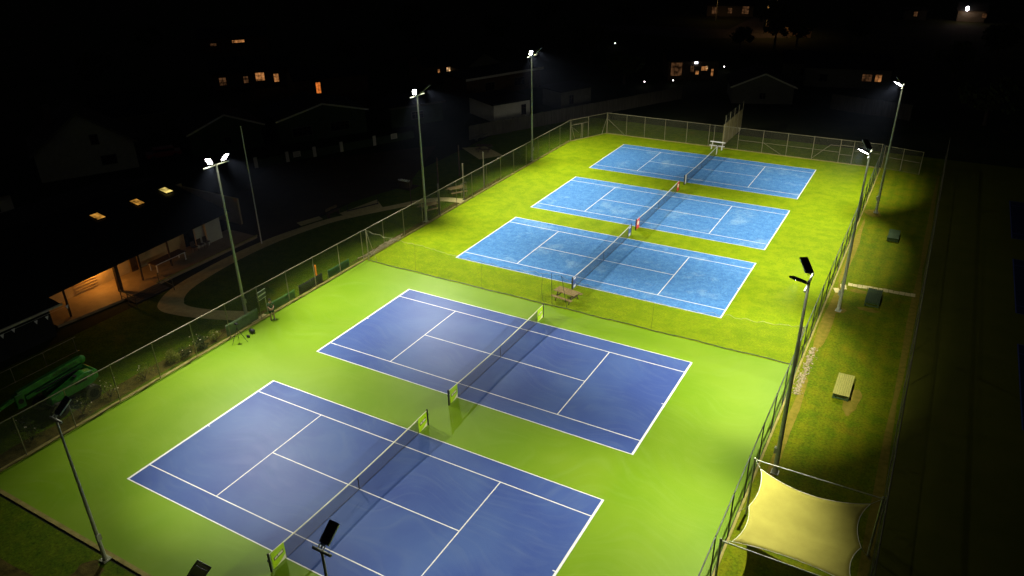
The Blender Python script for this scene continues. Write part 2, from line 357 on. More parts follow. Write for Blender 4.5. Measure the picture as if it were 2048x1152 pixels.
for i,a in enumerate(((20.3,36.9,.7,.35),(19.3,32.9,.55,.5),(21.9,21.0,.5,1.6),(18.9,31,.35,6),(18.75,45,.25,8),(19.2,55.6,.8,1.0),(19,16,.3,6),(21.3,34,.7,.35),(24.3,33,.22,14),(24.3,12,.25,11),(24.3,56,.22,14))):
    b.quad(*blob(*a,-.007-.0006*i,seed=i))
struct(b.build('soil_patches',M_dirt))
b=MB()
for i,a in enumerate(((-19.9,3,.75,9),(-19.6,-6,.6,4),(-19.35,29,.35,6),(-19.3,38.5,.35,3.2),(-19.3,45,.3,4),(-11.5,-12.6,7,.55),(-7.6,-10.9,.9,.9))):
    b.quad(*blob(*a,-.007-.0006*i,n=40,seed=20+i))
struct(b.build('garden_bed',mat('bed_soil',(.10,.08,.014),(.04,.034,.006),scale=2.5,rough=.95,bump=.9,bscale=14,spec=.1,detail=10)))
b=MB(); b.quad((-60,157,-.02),(-30,153,-.02),(-10,163,-.02),(-18,190,-.02),(-26,196,-.02),(-26,170,-.02),(-60,166,-.02)); struct(b.build('road',M_asph))

# ------------------------------------------------------------------ floodlights
POST_G='floodlight poles around the courts'
def spot(parent,loc,dirn,energy,size,blend,radius=.075,color=(1,.975,.84)):
    l=bpy.data.lights.new('floodlight_beam','SPOT'); l.energy=energy; l.spot_size=R(size); l.spot_blend=blend; l.shadow_soft_size=radius; l.color=color
    o=bpy.data.objects.new('floodlight_beam',l); COL.objects.link(o); o.parent=parent; o.location=loc
    o.rotation_mode='QUATERNION'; o.rotation_quaternion=Vector(dirn).to_track_quat('-Z','Y'); return o
def head(parent,mount,az,tilt,L=.98,W=.37,beam=None,lens_m=None):
    """one LED floodlight: housing hinged at its low end, face down and towards the court"""
    ca,sa=math.cos(az),math.sin(az)
    n=Vector((ca*math.sin(tilt),sa*math.sin(tilt),-math.cos(tilt)))
    u=Vector((ca*math.cos(tilt),sa*math.cos(tilt),math.sin(tilt)))
    w=n.cross(u)
    M=Matrix((u,w,-n)).transposed().to_4x4()     # x along panel, z away from face
    c=Vector(mount)+u*(.16+L/2)-n*.05
    b=MB(); b.box((0,0,.045),(L,W,.07))
    for i in range(7): b.box((-L*.36+i*L*.12,0,.105),(.015,W*.82,.05))
    b.box((-L/2-.03,0,.06),(.05,W*.5,.06)); b.box((L/2+.012,0,.02),(.02,W,.08))
    o=b.build('floodlight_head',M_black,parent); o.matrix_local=Matrix.Translation(c)@M
    b=MB(); b.rect(-L/2+.05,-W/2+.04,L/2-.05,W/2-.04,0); 
    b.f=[f[::-1] for f in b.f]
    b.build('lens',lens_m or M_glens,o,loc=(0,0,-.012))
    for q in (-1,1):
        b=MB(); b.box((0,q*(W/2+.015),.02),(L,.022,.05)); b.build('side_visor',M_alu,o)
    b=MB(); b.tube((-L/2-.17,0,.05),(-L/2-.02,0,.06),.035); b.box((-L/2-.12,.12,.06),(.16,.02,.05)); b.box((-L/2-.12,-.12,.06),(.16,.02,.05)); b.build('bracket',M_galv,o)
    if beam:
        e,down,size,blend=beam[:4]; t=R(down); bz=R(beam[4]) if len(beam)>4 else az
        d=Vector((math.cos(bz)*math.sin(t),math.sin(bz)*math.sin(t),-math.cos(t)))
        spot(parent,c+n*.12,d,e,size,blend)
        if e>15000*.5:
            t=R(56); b2=R(180-28) if abs(parent.location.x-19.3)<1 and math.sin(bz)>0 else (R(180+28) if abs(parent.location.x-19.3)<1 else (R(28) if math.sin(bz)>0 else R(-28)))
            spot(parent,c+n*.12,Vector((math.cos(b2)*math.sin(t),math.sin(b2)*math.sin(t),-math.cos(t))),e*(.07 if parent.location.y<20 else .28) if parent.location.x>19 else e*.36,62,1.0)
    return o
def light_pole(x,y,h,label,heads,bar=1.1,barx=False,dark=False,r=.13):
    t=thing('floodlight_pole',(x,y,0),label,'floodlight pole',group=POST_G)
    b=MB(); m=M_dpole if dark else M_galv
    b.tube((0,0,0),(0,0,h*.45),r,r*.8,14); b.tube((0,0,h*.45),(0,0,h*.72),r*.76,r*.62,14); b.tube((0,0,h*.72),(0,0,h-.05),r*.58,r*.48,14)
    b.build('pole',M_galv,t)
    b=MB(); b.box((0,0,.02),(.42,.42,.04)); b.tube((0,0,0.04),(0,0,.22),r*1.25,r*1.05,12)
    for sx in(-1,1):
        for sy in(-1,1): b.tube((sx*.15,sy*.15,.04),(sx*.15,sy*.15,.09),.015,n=6)
    b.build('base_plate',M_galv,t)
    b=MB()
    if barx: b.tube((-bar*.75,0,h),(bar*.75,0,h),.055,n=10)
    else: b.tube((0,-bar,h),(0,bar,h),.055,n=10)
    b.tube((0,0,h-.12),(0,0,h+.06),r*.6,n=10)
    b.build('crossbar',M_galv,t)
    b=MB(); b.box((r*1.2*(-1 if x>0 else 1),-.02,1.5),(.14,.22,.34)); b.build('junction_box',M_galv,t)
    for (mount,az,tilt,beam) in heads: head(t,mount,R(az),R(tilt),L=.78 if barx else .98,W=.40 if barx else .37,beam=beam,lens_m=M_glens2 if barx else None)
    return t
E1=20500
def LB(k=1,down=40,size=86,bl=1.0): return (E1*k,down,size,bl)
L=[('tall pole by the garden path with two lit lamps, nearest of the left row',-20.0,10.8,12.15,-48,-14),
   ('tall pole beside the dark picnic table, middle of the left row',-19.2,33.4,12.4,-52,42),
   ('tall pole farthest along the left fence, its base near the far gate',-19.15,55.6,12.4,-52,42)]
BEAMS={i:(LB(.95)+(-43,),LB(.95)+(45,)) for i in range(3)}
BEAMS[2]=(LB()+(-45,),LB(.85,34,88)+(45,))
for i,(lab,x,y,h,a0,a1) in enumerate(L):
    light_pole(x,y,h,lab,[((.05,-.45,h+.08),a0,38,BEAMS[i][0]),((.05,.55,h+.08),a1,38,BEAMS[i][1])])
RR=[('dark pole rising behind the right fence near the shade sail',19.2,11.9,11.6),
    ('pole on the worn grass beside the pavers, middle of the right row',19.35,32.8,12.2),
    ('pole farthest along the right fence, lamp lit at its top',19.45,55.8,12.35)]
for i,(lab,x,y,h) in enumerate(RR):
    light_pole(x,y,h,lab,[((-.05,-.5,h+.08),180+56,27,LB(.82 if i==0 else .95,40,96 if i==0 else 88)+(180+(57 if i==0 else 48),)),((-.05,.5,h+.08),180-58,24,(LB(.85,34,88)+(180-45,) if i==2 else LB(.80 if i==0 else .95,40,96 if i==0 else 88)+(180-(58 if i==0 else 48),)))],dark=True)
light_pole(-7.65,-9.72,8.3,'short thin pole on the grass corner at the near left, single lamp head',[((0,.06,8.38),84,38,LB(.17,50,96,1.0))],bar=.55,barx=True,r=.10)
light_pole(7.55,-9.75,8.1,'short thin pole at the bottom edge, black lamp head over blue court',[((0,.06,8.18),88,38,LB(.17,50,96,1.0))],bar=.55,barx=True,r=.10)

# ------------------------------------------------------------------ tennis nets
NET_G='tennis nets across the courts'
def sag(y): return .914+(1.07-.914)*(abs(y)/6.4)**1.6
def banner(parent,y0,y1,m1,style):
    b=MB(); x=.035
    z0,z1=.06,1.05
    b.box((x,(y0+y1)/2,(z0+z1)/2),(.012,abs(y1-y0),z1-z0)); bn=b.build('end_banner',m1,parent)
    if style=='lime':
        # pale swoosh in the lower corner and a skewed word strip with its dark outline
        s=1 if y1>y0 else 1; lo,hi=min(y0,y1),max(y0,y1); w=hi-lo
        b=MB(); X=x+.0085
        n=8; pts=[(X,hi-.02,z0+.02)]+[(X,hi-.02-(w-.1)*(k/n),z0+.02+.28*(1-k/n)**2*(1 if k else 1)) for k in range(n+1)]
        b.quad(*[pts[0]]+pts[1:]+[(X,lo+.08,z0+.02)]); b.build('pale_swoosh',M_tape,bn)
        b=MB(); b.quad((X+.001,lo+.12,.47),(X+.001,hi-.1,.53),(X+.001,hi-.1,.74),(X+.001,lo+.12,.66)); b.build('word_outline',M_dark,bn)
        b=MB(); b.quad((X+.003,lo+.16,.52),(X+.003,lo+w*.42,.535),(X+.003,lo+w*.42,.67),(X+.003,lo+.16,.63)); b.quad((X+.003,lo+w*.46,.55),(X+.003,hi-.14,.57),(X+.003,hi-.14,.71),(X+.003,lo+w*.46,.68)); b.build('word_strip',M_tape,bn)
    elif style=='red':
        X=x+.0085; b=MB(); c=(y0+y1)/2
        b.quad(*[(X,c+.2*math.cos(t),.62+.22*math.sin(t)) for t in [2*math.pi*i/14 for i in range(14)]]); b.build('round_emblem',M_tape,bn)
    elif style=='blue':
        X=x+.0085; b=MB(); lo,hi=min(y0,y1)+.08,max(y0,y1)-.08
        b.quad((X,lo,.82),(X,hi,.82),(X,hi,.98),(X,lo,.98)); b.quad((X,lo,.12),(X,hi,.12),(X,hi,.34),(X,lo,.34)); b.build('pale_panels',M_white,bn)
def tennis_net(cy,label,style,tape):
    t=thing('tennis_net',(0,cy,0),label,'tennis net',group=NET_G)
    for s in (-1,1):
        b=MB(); b.tube((0,s*6.4,0),(0,s*6.4,1.10),.055,n=10); b.ball((0,s*6.4,1.10),.056); b.box((.06*0,s*6.46,.75),(.06,.06,.12)); b.build('net_post',M_black,t)
    b=MB(); n=24
    b.grid(lambda u,v:(0,-6.35+12.7*u,.03+(sag(-6.35+12.7*u)-.05-.03)*v),n,1); b.build('netting',M_net,t)
    b=MB()
    for i in range(n):
        ya=-6.36+12.72*i/n; yb=-6.36+12.72*(i+1)/n
        b.beam((0,ya,sag(ya)-.03),(0,yb,sag(yb)-.03),.03,.065)
    b.build('headband',tape,t)
    b=MB(); b.box((0,0,.45),(.026,.055,.90)); b.build('centre_strap',M_black,t)
    b=MB(); b.box((0,0,.025),(.02,12.6,.02)); b.build('bottom_cord',M_black,t)
    if style=='lime': banner(t,-6.28,-5.45,M_lime,'lime'); banner(t,5.45,6.28,M_lime,'lime')
    elif style=='red': banner(t,-6.3,-5.6,M_red,'red'); banner(t,5.6,6.3,M_red,'red')
    elif style=='blue': banner(t,-6.3,-5.75,M_blue,'blue'); banner(t,5.7,6.3,M_blue,'blue')
    else: banner(t,-6.3,-5.85,M_white,'white'); banner(t,5.85,6.3,M_white,'white')
    return t
tennis_net(CY[0],'net with lime green end banners on the nearest blue court','lime',M_tape)
tennis_net(CY[1],'net with lime green end banners on the second blue court from the camera','lime',M_tape)
tennis_net(CY[2],'net with small blue and white end banners beside the picnic table','blue',M_white)
tennis_net(CY[3],'net with red end banners on the middle turf court','red',M_white)
tennis_net(CY[4],'net with white end banners on the farthest court','white',M_white)

# ------------------------------------------------------------------ fences
def fence(name,label,a,b_,h,sp,mlink,mpost=None,midrail=None,pr=.035,braces=(),posts=None,gap=None,group=None,cat='fence',pname='post'):
    mpost=mpost or M_rail
    A=Vector((*a,0)); B=Vector((*b_,0)); d=B-A; Ln=d.length; u=d.normalized()
    t=thing(name,A,label,cat,group=group)
    n=max(1,round(Ln/sp)); ss=posts or [Ln*i/n for i in range(n+1)]
    for s in ss:
        p=u*s; m=MB(); m.tube(p,p+Vector((0,0,h+.03)),pr,n=8); m.ball(p+Vector((0,0,h+.03)),pr*1.15,6); m.build(pname,mpost,t)
    m=MB(); m.tube((0,0,h),u*Ln+Vector((0,0,h)),.032,n=8); m.build('top_rail',mpost,t)
    if midrail:
        for (s0,s1,z) in midrail:
            m=MB(); m.tube(u*s0+Vector((0,0,z)),u*s1+Vector((0,0,z)),.022,n=6); m.build('mid_rail',mpost,t)
    m=MB(); m.path([u*.0+Vector((0,0,.04)),u*Ln+Vector((0,0,.04))],.01,4); m.build('bottom_wire',mpost,t)
    for (s0,z0,s1,z1) in braces:
        m=MB(); m.tube(u*s0+Vector((0,0,z0)),u*s1+Vector((0,0,z1)),.024,n=6); m.build('brace',mpost,t)
    m=MB(); nn=Vector((-u.y,u.x,0))*.03; m.quad(nn+Vector((0,0,.03)),u*Ln+nn+Vector((0,0,.03)),u*Ln+nn+Vector((0,0,h)),nn+Vector((0,0,h))); m.build('chain_link',mlink,t)
    return t
H=2.75
fence('chain_link_fence','long chain-link fence down the left side of the courts',(-18.78,-13.0),(-18.78,65.5),H,3.05,M_linkY,mpost=M_rail)
fc=fence('chain_link_fence','short angled fence with an open gateway at the far left corner',(-18.7,65.55),(-15.95,71.1),H,99,M_linkD,posts=[0,2.95,6.19])
d=(Vector((-15.95,71.1,0))-Vector((-18.7,65.55,0))).normalized()
m=MB(); P=lambda s,z:d*s+Vector((0,0,z))
m.tube(P(.1,2.05),P(2.95,2.05),.03); m.tube(P(1.75,0),P(1.75,2.05),.03); m.tube(P(2.0,0),P(2.0,2.05),.03); m.tube(P(.1,1.9),P(.75,0),.025); m.tube(P(.1,1.9),P(1.3,.9),.02)
m.build('gate_frame',M_rail,fc)
m=MB(); m.tube(P(6.1,2.0),P(5.7,0)+Vector((-.1,-.5,0)),.025); m.build('brace',M_rail,fc)
FX=[0,2.75,5.3,8.1,11.0,13.9,14.55,17.6,20.6,23.5,26.5,29.5,30.95,33.9]
fence('chain_link_fence','chain-link fence along the far end of the courts',(-15.9,71.15),(18.1,71.15),H,2.9,M_linkX,posts=FX,
      midrail=[(17.6,29.5,1.25),(30.95,33.9,1.6),(29.5,30.95,2.1),(29.5,30.95,1.0)],braces=[(.1,1.9,2.5,.05),(29.4,2.0,28.4,2.0),(28.4,2.0,26.6,.2),(20.6,1.3,22.9,.1)])
fence('chain_link_fence','small dim chain-link enclosure beyond the far right corner',(18.35,71.2),(22.3,70.4),2.6,2,M_linkD,midrail=[(0,4,1.35)])
fence('chain_link_fence','long chain-link fence down the right side of the courts',(18.22,-9.5),(18.22,71.05),H,3.05,M_linkY,mpost=M_dpole)
fence('chain_link_fence','chain-link fence on the far side of the grass strip, bordering the dark courts',(24.62,-12),(24.62,78),2.6,4.6,M_linkY,mpost=M_brown)

M_cord=mat('cord',(.34,.34,.18),scale=5,rough=.8)
# divider net between hard courts and turf
t=thing('divider_net',(0,23.45,0),'tall thin divider net hung between the light green and dark green surfaces','divider net')
random.seed(11)
ctrl=[(-18.5,2.86),(-12.6,2.62),(-6.2,2.42),(-1.2,2.62),(0.1,2.82),(2.2,2.5),(7.7,2.32),(13,2.55),(18.2,3.0)]
def topz(x):
    for (a,za),(c,zc) in zip(ctrl,ctrl[1:]):
        if x<=c:
            f=(x-a)/(c-a); return za+(zc-za)*f-.12*math.sin(math.pi*f)
    return ctrl[-1][1]
XS=[-18.5+36.7*i/180 for i in range(181)]
wob=[.05*math.sin(i*1.1)+.035*math.sin(i*2.3+1)+random.uniform(-.02,.02) for i in range(181)]
b=MB(); nz=6
def nf(u,v):
    i=min(180,int(round(u*180))); x=XS[i]; return (x,.04*math.sin(x*1.3)*(1-v)*.6+.05*math.sin(x*5+v*4),.04+(topz(x)+wob[i]-.04)*v)
b.grid(nf,180,nz); b.build('netting',M_netX,t)
b=MB(); b.path([(XS[i],.05*math.sin(XS[i]*5+4),topz(XS[i])+wob[i]) for i in range(181)],.009,5); b.build('top_cord',M_cord,t)
b=MB()
b.path([(XS[i],.04*math.sin(XS[i]*1.3)-.05,.045+.015*math.sin(i)) for i in range(0,181,2)],.03,6); b.build('bottom_hem',M_dpole,t)
for x,z in ((-18.35,2.95),(18.1,3.0)):
    b=MB(); b.tube((x,0,0),(x,0,z),.045); b.tube((x,0,z-.1),(x+(1 if x<0 else -1)*.9,0,0.02) if x<0 else (x,-.9,.02),.02); b.build('post',M_rail,t)
for x0,y0,x1,z1 in ((-.15,-.15,-.3,2.8),(1.0,.1,.55,2.75)):
    b=MB(); b.tube((x0,y0,0),(x1,0,z1),.018); b.build('prop_pole',M_black,t)
for x in (-13.2,-6.6,7.9):
    b=MB(); b.tube((x,-.1,0),(x+.05,0,topz(x)),.007,n=5); b.build('drop_cord',M_black,t)
b=MB(); pts=[(-1.05,0,2.5),(-1.12,-.02,1.6),(-1.1,-.05,.8),(-.95,-.12,.3),(-.6,-.3,.03)]; b.path(pts,.012,5); b.build('drop_cord',M_black,t)

# ------------------------------------------------------------------ picnic tables
def picnic(loc,rz,label,mt,mb,L=1.9,group='picnic tables around the courts'):
    t=thing('picnic_table',loc,label,'picnic table',rz,group)
    b=MB(); k=5
    for i in range(k): b.box((random.uniform(-.02,.02),-.36+i*.18,.75),(L+random.uniform(-.05,.05),.165,.04))
    b.build('table_top',mt,t,bevel=.006)
    for s in (-1,1):
        b=MB(); b.box((0,s*.66,.44),(L,.13,.04)); b.box((0,s*.80,.44),(L,.13,.04)); b.build('seat',mt,t,bevel=.006)
    for s in (-1,1):
        b=MB(); x=s*(L/2-.32)
        b.beam((x,-.25,.72),(x,-.68,0),.045,.09); b.beam((x,.25,.72),(x,.68,0),.045,.09); b.box((x+.05,0,.40),(.045,1.7,.09)); b.box((x+.05,0,.70),(.045,.74,.08)); b.build('leg_frame',mb,t)
    b=MB(); b.beam((-(L/2-.35),0,.42),(0,0,.70),.04,.07); b.beam(((L/2-.35),0,.42),(0,0,.70),.04,.07); b.build('brace',mb,t)
    return t
picnic((.35,24.85,.002),R(-8),'brown weathered picnic table in bright light beside the divider net',M_wood,M_woodd)
picnic((-20.6,35.9,-.015),R(62),'dark picnic table on the lawn beside the middle left floodlight pole',M_wood,M_woodd)
picnic((-20.9,41.5,-.015),R(58),'dark picnic table beyond the end of the pale path, left of the fence',M_wood,M_woodd)
picnic((-26.6,56.6,-.01),R(20),'dark picnic table standing on the far concrete pad',M_woodd,M_woodd)
b=MB()
for (x,y) in ((-21.5,34.3),):
    pass
# slatted platforms on the grass strip
def platform(loc,label,mt,L,W,h,rz=0):
    t=thing('slatted_platform',loc,label,'platform',rz,'slatted platforms on the grass strip')
    b=MB(); n=8
    for i in range(n): b.box((-W/2+W*(i+.5)/n,random.uniform(-.015,.015),h),(W/n-.014,L,.045))
    b.build('top_boards',mt,t,bevel=.004)
    for s in (-1,1):
        b=MB(); b.box((0,s*(L/2-.12),h-.09),(W-.05,.05,.12)); b.box((0,s*(L/2-.12),.09),(W-.03,.05,.1))
        for q in (-1,1): b.box((q*(W/2-.07),s*(L/2-.12),h/2),(.09,.09,h-.05))
        b.build('end_frame',M_gplank,t)
    b=MB(); b.box((W/2-.04,0,h-.1),(.05,L-.34,.1)); b.box((-W/2+.04,0,h-.1),(.05,L-.34,.1)); b.build('side_rail',M_gplank,t)
    return t
platform((21.25,21.9,-.016),'pale lime slatted platform, nearest of the three on the grass strip',M_plank,2.6,.98,.42)
platform((21.45,35.75,-.016),'dark green platform beside the paver path on the grass strip',M_gplank,2.6,1.05,.42)
platform((21.6,49.8,-.016),'dark green platform farthest up the grass strip',M_gplank,2.3,.95,.36)

# far bench and practice wall
t=thing('park_bench',(-.62,70.2,.002),'white bench against the far fence behind the farthest net','bench')
b=MB(); b.box((0,0,.44),(1.9,.32,.045)); b.build('seat',M_white,t,bevel=.005)
b=MB(); b.box((0,.24,.86),(1.9,.035,.13)); b.build('backrest',M_white,t,bevel=.005)
for s in (-.65,.65):
    b=MB(); b.box((s,0,.21),(.08,.3,.42)); b.beam((s,.17,.42),(s,.25,.95),.05); b.box((s,.0,.02),(.09,.42,.04)); b.build('leg',M_white,t)
t=thing('practice_wall',(-.35,71.5,0),'tall pale practice wall standing end-on beyond the far fence','wall')
b=MB(); b.box((0,4.6,1.4),(.14,8.6,2.8)); b.build('board',mat('practice_board',(.27,.23,.10),(.19,.16,.065),scale=1,rough=.8,spec=.2),t)
m=MB(); m.quad((0,.3,2.8),(0,8.9,2.8),(0,8.9,3.9),(0,.3,3.9)); m.build('wire_screen',M_linkY,t)
for k in range(5):
    m=MB(); m.tube((.1,.3+k*2.15,0),(.1,.3+k*2.15,3.95),.04); m.build('post',M_rail,t)

# ------------------------------------------------------------------ shade sail
t=thing('shade_sail',(18.62,2.0,0),'cream shade sail on steel posts over the grass strip at the bottom right','shade sail')
ZC=3.5; X0,X1=0.0,5.75; Yn,Yf=0.0,6.0
for (x,y,h) in ((X0,Yn,ZC),(X0,Yf,ZC),(X1,Yf,ZC),(X1,Yn,ZC)):
    b=MB(); b.tube((x,y,0),(x,y,h+.05),.055); b.ball((x,y,h+.05),.07); b.build('post',M_galv,t)
for y in (Yn,Yf):
    b=MB(); b.tube((X0,y,ZC),(X1,y,ZC),.03); b.build('crossbeam',M_galv,t)
# sail outline: two sides with a middle tie
def edge(pA,pB,sagd,n):
    A=Vector(pA);B=Vector(pB); return [A.lerp(B,i/n)+Vector(sagd)*(4*(i/n)*(1-i/n)) for i in range(n+1)]
NL=8
LW=edge((.42,.25,3.42),(.50,2.85,3.30),(.24,0,0),NL)+edge((.50,2.85,3.30),(.40,5.52,3.44),(.22,0,0),NL)[1:]
RW=edge((5.25,.25,3.40),(5.28,2.70,3.25),(-.26,0,0),NL)+edge((5.28,2.70,3.25),(5.30,5.5,3.40),(-.32,0,0),NL)[1:]
nv=2*NL
def sailf(u,v):
    j=min(nv,int(round(v*nv))); p=LW[j].lerp(RW[j],u)
    ce=4*u*(1-u)
    endpull=(1-abs(2*v-1)**1.0)
    # near and far edges bow inwards
    p.y+= (.46*ce*(1-v)**2 -.50*ce*v**2)
    p.z-= .30*ce*(1-.4*abs(2*v-1))
    return p
b=MB(); b.grid(sailf,20,nv); b.build('sail_cloth',M_sail,t,thick=.006)
b=MB()
for v in (0,1): b.path([sailf(i/20,v) for i in range(21)],.014,5)
for c in (LW,RW): b.path(c,.014,5)
b.build('edge_cord',M_tape,t)
for a,c in (((X0,Yn,ZC),LW[0]),((X0,Yf,ZC),LW[-1]),((X1,Yf,ZC),RW[-1]),((X1,Yn,ZC),RW[0]),((X0,2.85,2.7),LW[NL]),((X1,2.7,2.7),RW[NL])):
    b=MB(); b.tube(a,c,.013,n=6); b.build('tie_cable',M_galv,t)
b=MB(); b.quad((18.6,-9,-.006),(24.3,-9,-.006),(24.3,2.2,-.006),(19.4,2.2,-.006),(19.1,1.4,-.006)); struct(b.build('sail_shadow_sheet',M_asph))  # dark ground sheet painted in as the black shadow below the sail

# ------------------------------------------------------------------ curved seat shelter at the near edge
t=thing('seat_shelter',(-1.0,-9.75,0),'small curved brown canopy seat at the bottom edge of the green court','seat shelter')
arc=[(-.28,.7),(-.26,1.1),(-.18,1.45),(-.02,1.75),(.22,2.0),(.52,2.2),(.85,2.34)]
b=MB(); W=.86
def af(u,v):
    k=v*(len(arc)-1); i=min(len(arc)-2,int(k)); f=k-i; y=arc[i][0]*(1-f)+arc[i+1][0]*f; z=arc[i][1]*(1-f)+arc[i+1][1]*f
    return ((u-.5)*W,y,z)
M_smoke=mat('smoked_panel',(.17,.12,.02),(.13,.10,.015),scale=5,rough=.4); M_smoke.node_tree.nodes['Principled BSDF'].inputs['Alpha'].default_value=.82
b.grid(af,6,18); b.build('canopy_panel',M_smoke,t,thick=.01)
b=MB()
for u in (0,1): b.path([Vector(af(u,i/18))+Vector((0,0,.0)) for i in range(19)],.024,6)
for v in (0,.25,.5,.72,.9,1): b.tube(af(0,v),af(1,v),.018 if v<1 else .024,n=6)
b.build('rib_frame',M_black,t)
b=MB(); b.box((0,.32,.45),(W,.42,.04)); b.build('seat',M_black,t)
b=MB(); b.box((-.3,.32,.22),(.04,.38,.42)); b.box((.3,.32,.22),(.04,.38,.42)); b.build('leg',M_black,t)

# ------------------------------------------------------------------ person by the left fence
def skin_obj(name,nodes,edges,mat_,parent,sub=2,root=0):
    me=bpy.data.meshes.new(name); me.from_pydata([n[0] for n in nodes],edges,[]); me.materials.append(mat_)
    o=bpy.data.objects.new(name,me); COL.objects.link(o); o.parent=parent
    sk=o.modifiers.new('s','SKIN'); sk.use_smooth_shade=True
    sv=me.skin_vertices[0].data
    for i,n in enumerate(nodes):
        r=n[1]; sv[i].radius=(r,r) if not isinstance(r,tuple) else r
        sv[i].use_root=(i==root)
    ss=o.modifiers.new('u','SUBSURF'); ss.levels=sub; ss.render_levels=sub
    return o
t=thing('person',(-18.02,11.55,0),'person in green shirt and dark shorts standing inside the left fence, hands held together','person',rz=R(-25))
# faces +X locally turned a little to the camera; hands meet in front
nodes=[((0,0,.94),(.13,.15)),((0,0,1.12),(.12,.145)),((0,0,1.32),(.12,.17)),((0,0,1.45),(.075,.10)),((.01,0,1.53),.055),((.02,0,1.60),.075),((.025,0,1.68),.095),((.02,0,1.75),.07),
 ((0,.17,1.40),.055),((.06,.22,1.15),.045),((.24,.10,1.06),.034),((.29,.05,1.05),.035),
 ((0,-.17,1.40),.055),((.06,-.22,1.15),.045),((.24,-.10,1.06),.034),((.29,-.05,1.05),.035),
 ((0,.10,.86),.095),((.01,.12,.48),.062),((-.01,.13,.10),.045),((.10,.14,.04),.042),
 ((0,-.10,.86),.095),((.01,-.12,.48),.062),((-.01,-.13,.10),.045),((.10,-.14,.04),.042),((.13,0,1.665),.02)]
edges=[(0,1),(1,2),(2,3),(3,4),(4,5),(5,6),(6,7),(3,8),(8,9),(9,10),(10,11),(3,12),(12,13),(13,14),(14,15),(0,16),(16,17),(17,18),(18,19),(0,20),(20,21),(21,22),(22,23),(6,24)]
body=skin_obj('body',nodes,edges,M_skin,t)
fin=MB()
for s in (-1,1):
    for k,l in enumerate((.065,.075,.07,.055)):
        p0=Vector((.30,s*.03,1.075-.022*k)); p1=p0+Vector((.035,-s*.02,-.005)); p2=p1+Vector((.01,-s*l*.6,-.012))
        fin.tube(p0,p1,.010,.009,6); fin.tube(p1,p2,.009,.007,6)
    fin.tube((.27,s*.05,1.085),(.31,s*.03,1.115),.011,.008,6)
fin.build('fingers',M_skin,t)
skin_obj('shirt',[((0,0,.98),(.15,.17)),((0,0,1.15),(.14,.165)),((0,0,1.33),(.14,.19)),((0,0,1.44),(.09,.12)),((0,.18,1.39),.075),((.04,.22,1.22),.066),((0,-.18,1.39),.075),((.04,-.22,1.22),.066)],[(0,1),(1,2),(2,3),(3,4),(4,5),(3,6),(6,7)],M_shirt,t)
skin_obj('shorts',[((0,0,.96),(.15,.17)),((0,.10,.82),.118),((.01,.12,.58),.10),((0,-.10,.82),.118),((.01,-.12,.58),.10)],[(0,1),(1,2),(0,3),(3,4)],M_short,t)
b=MB(); b.ball((.0,0,1.73),.115,12,sq=(1,.92,.75)); b.box((.115,0,1.70),(.09,.14,.015)); b.build('hair',M_hair,t)
for s in (-1,1):
    b=MB(); b.ball((.05,s*.135,.045),.13,10,sq=(1,.42,.36)); b.tube((-.01,s*.13,.03),(-.01,s*.13,.15),.055,.05); b.build('shoe',M_white if s>0 else M_black,t)
b=MB(); b.ball((.117,.035,1.69),.012,6); b.ball((.117,-.035,1.69),.012,6); b.build('eyes',M_black,t)

# scoreboard behind the person
t=thing('scoreboard',(-19.15,12.15,0),'small white framed scoreboard on a post just outside the left fence','scoreboard',rz=R(8))
b=MB(); b.tube((0,0,0),(0,0,1.9),.03); b.build('post',M_galv,t)
for z in (1.62,1.98):
    b=MB(); b.box((.05,-.45,z),(.03,1.0,.30)); o=b.build('panel',M_dpole,t)
    b=MB(); b.box((.07,-.45,z+.15),(.03,1.0,.04)); b.box((.07,-.45,z-.15),(.03,1.0,.04)); b.build('panel_edge',M_white,o)

# tripod, bags
t=thing('camera_tripod',(-17.75,8.0,0),'black camera tripod standing open on the green court by the left fence','tripod')
for k in range(3):
    a=R(25+120*k); b=MB(); b.tube((0,0,1.15),(.62*math.cos(a),.62*math.sin(a),0),.022,.014,6); b.build('leg',M_black,t)
b=MB(); b.tube((0,0,.95),(0,0,1.42),.02); b.box((0,0,1.48),(.16,.12,.12)); b.tube((.08,0,1.48),(.2,0,1.48),.04); b.build('camera_head',M_black,t)
def bag(loc,s,label):
    b=MB(); b.ball((0,0,.17*s),.28*s,10,sq=(1,.7,.65)); b.tube((-.12*s,0,.32*s),(.12*s,0,.34*s),.02*s); o=b.build('sports_bag',M_black,loc=loc); tag(o,label,'bag','bags beside the tripod'); return o
bag((-17.9,9.35,0),1.0,'larger black bag on the court edge between tripod and path')
bag((-17.65,8.75,0),.55,'small black bag on the green court nearer the tripod')

# banners clipped outside the left fence
def fbanner(x0,y0,x1,y1,h,label,m,tilt=0,grp='low screens along the left fence'):
    A=Vector((x0,y0,0));B=Vector((x1,y1,0)); d=(B-A); L_=d.length; u=d.normalized(); nrm=Vector((-u.y,u.x,0))
    t=thing('fence_screen',A,label,'screen',group=grp)
    b=MB()
    def f(a,c): return u*(a*L_)+nrm*(tilt*c+.02*math.sin(a*9+c*3))+Vector((0,0,.08+h*c-.03*math.sin(math.pi*a)*c))
    b.grid(f,14,4); b.build('screen_cloth',m,t,thick=.01)
    for a in (0,.5,1):
        b=MB(); p=f(a,0); q=f(a,1); b.tube((p.x,p.y,0),q,.012,n=5); b.build('stay',M_rail,t)
M_scr=mat('pale_green_screen',(.13,.20,.08),(.08,.13,.05),scale=2,rough=.7)
fbanner(-18.98,8.0,-18.98,11.05,.95,'pale green screen on the fence between tripod and garden path',M_scr)
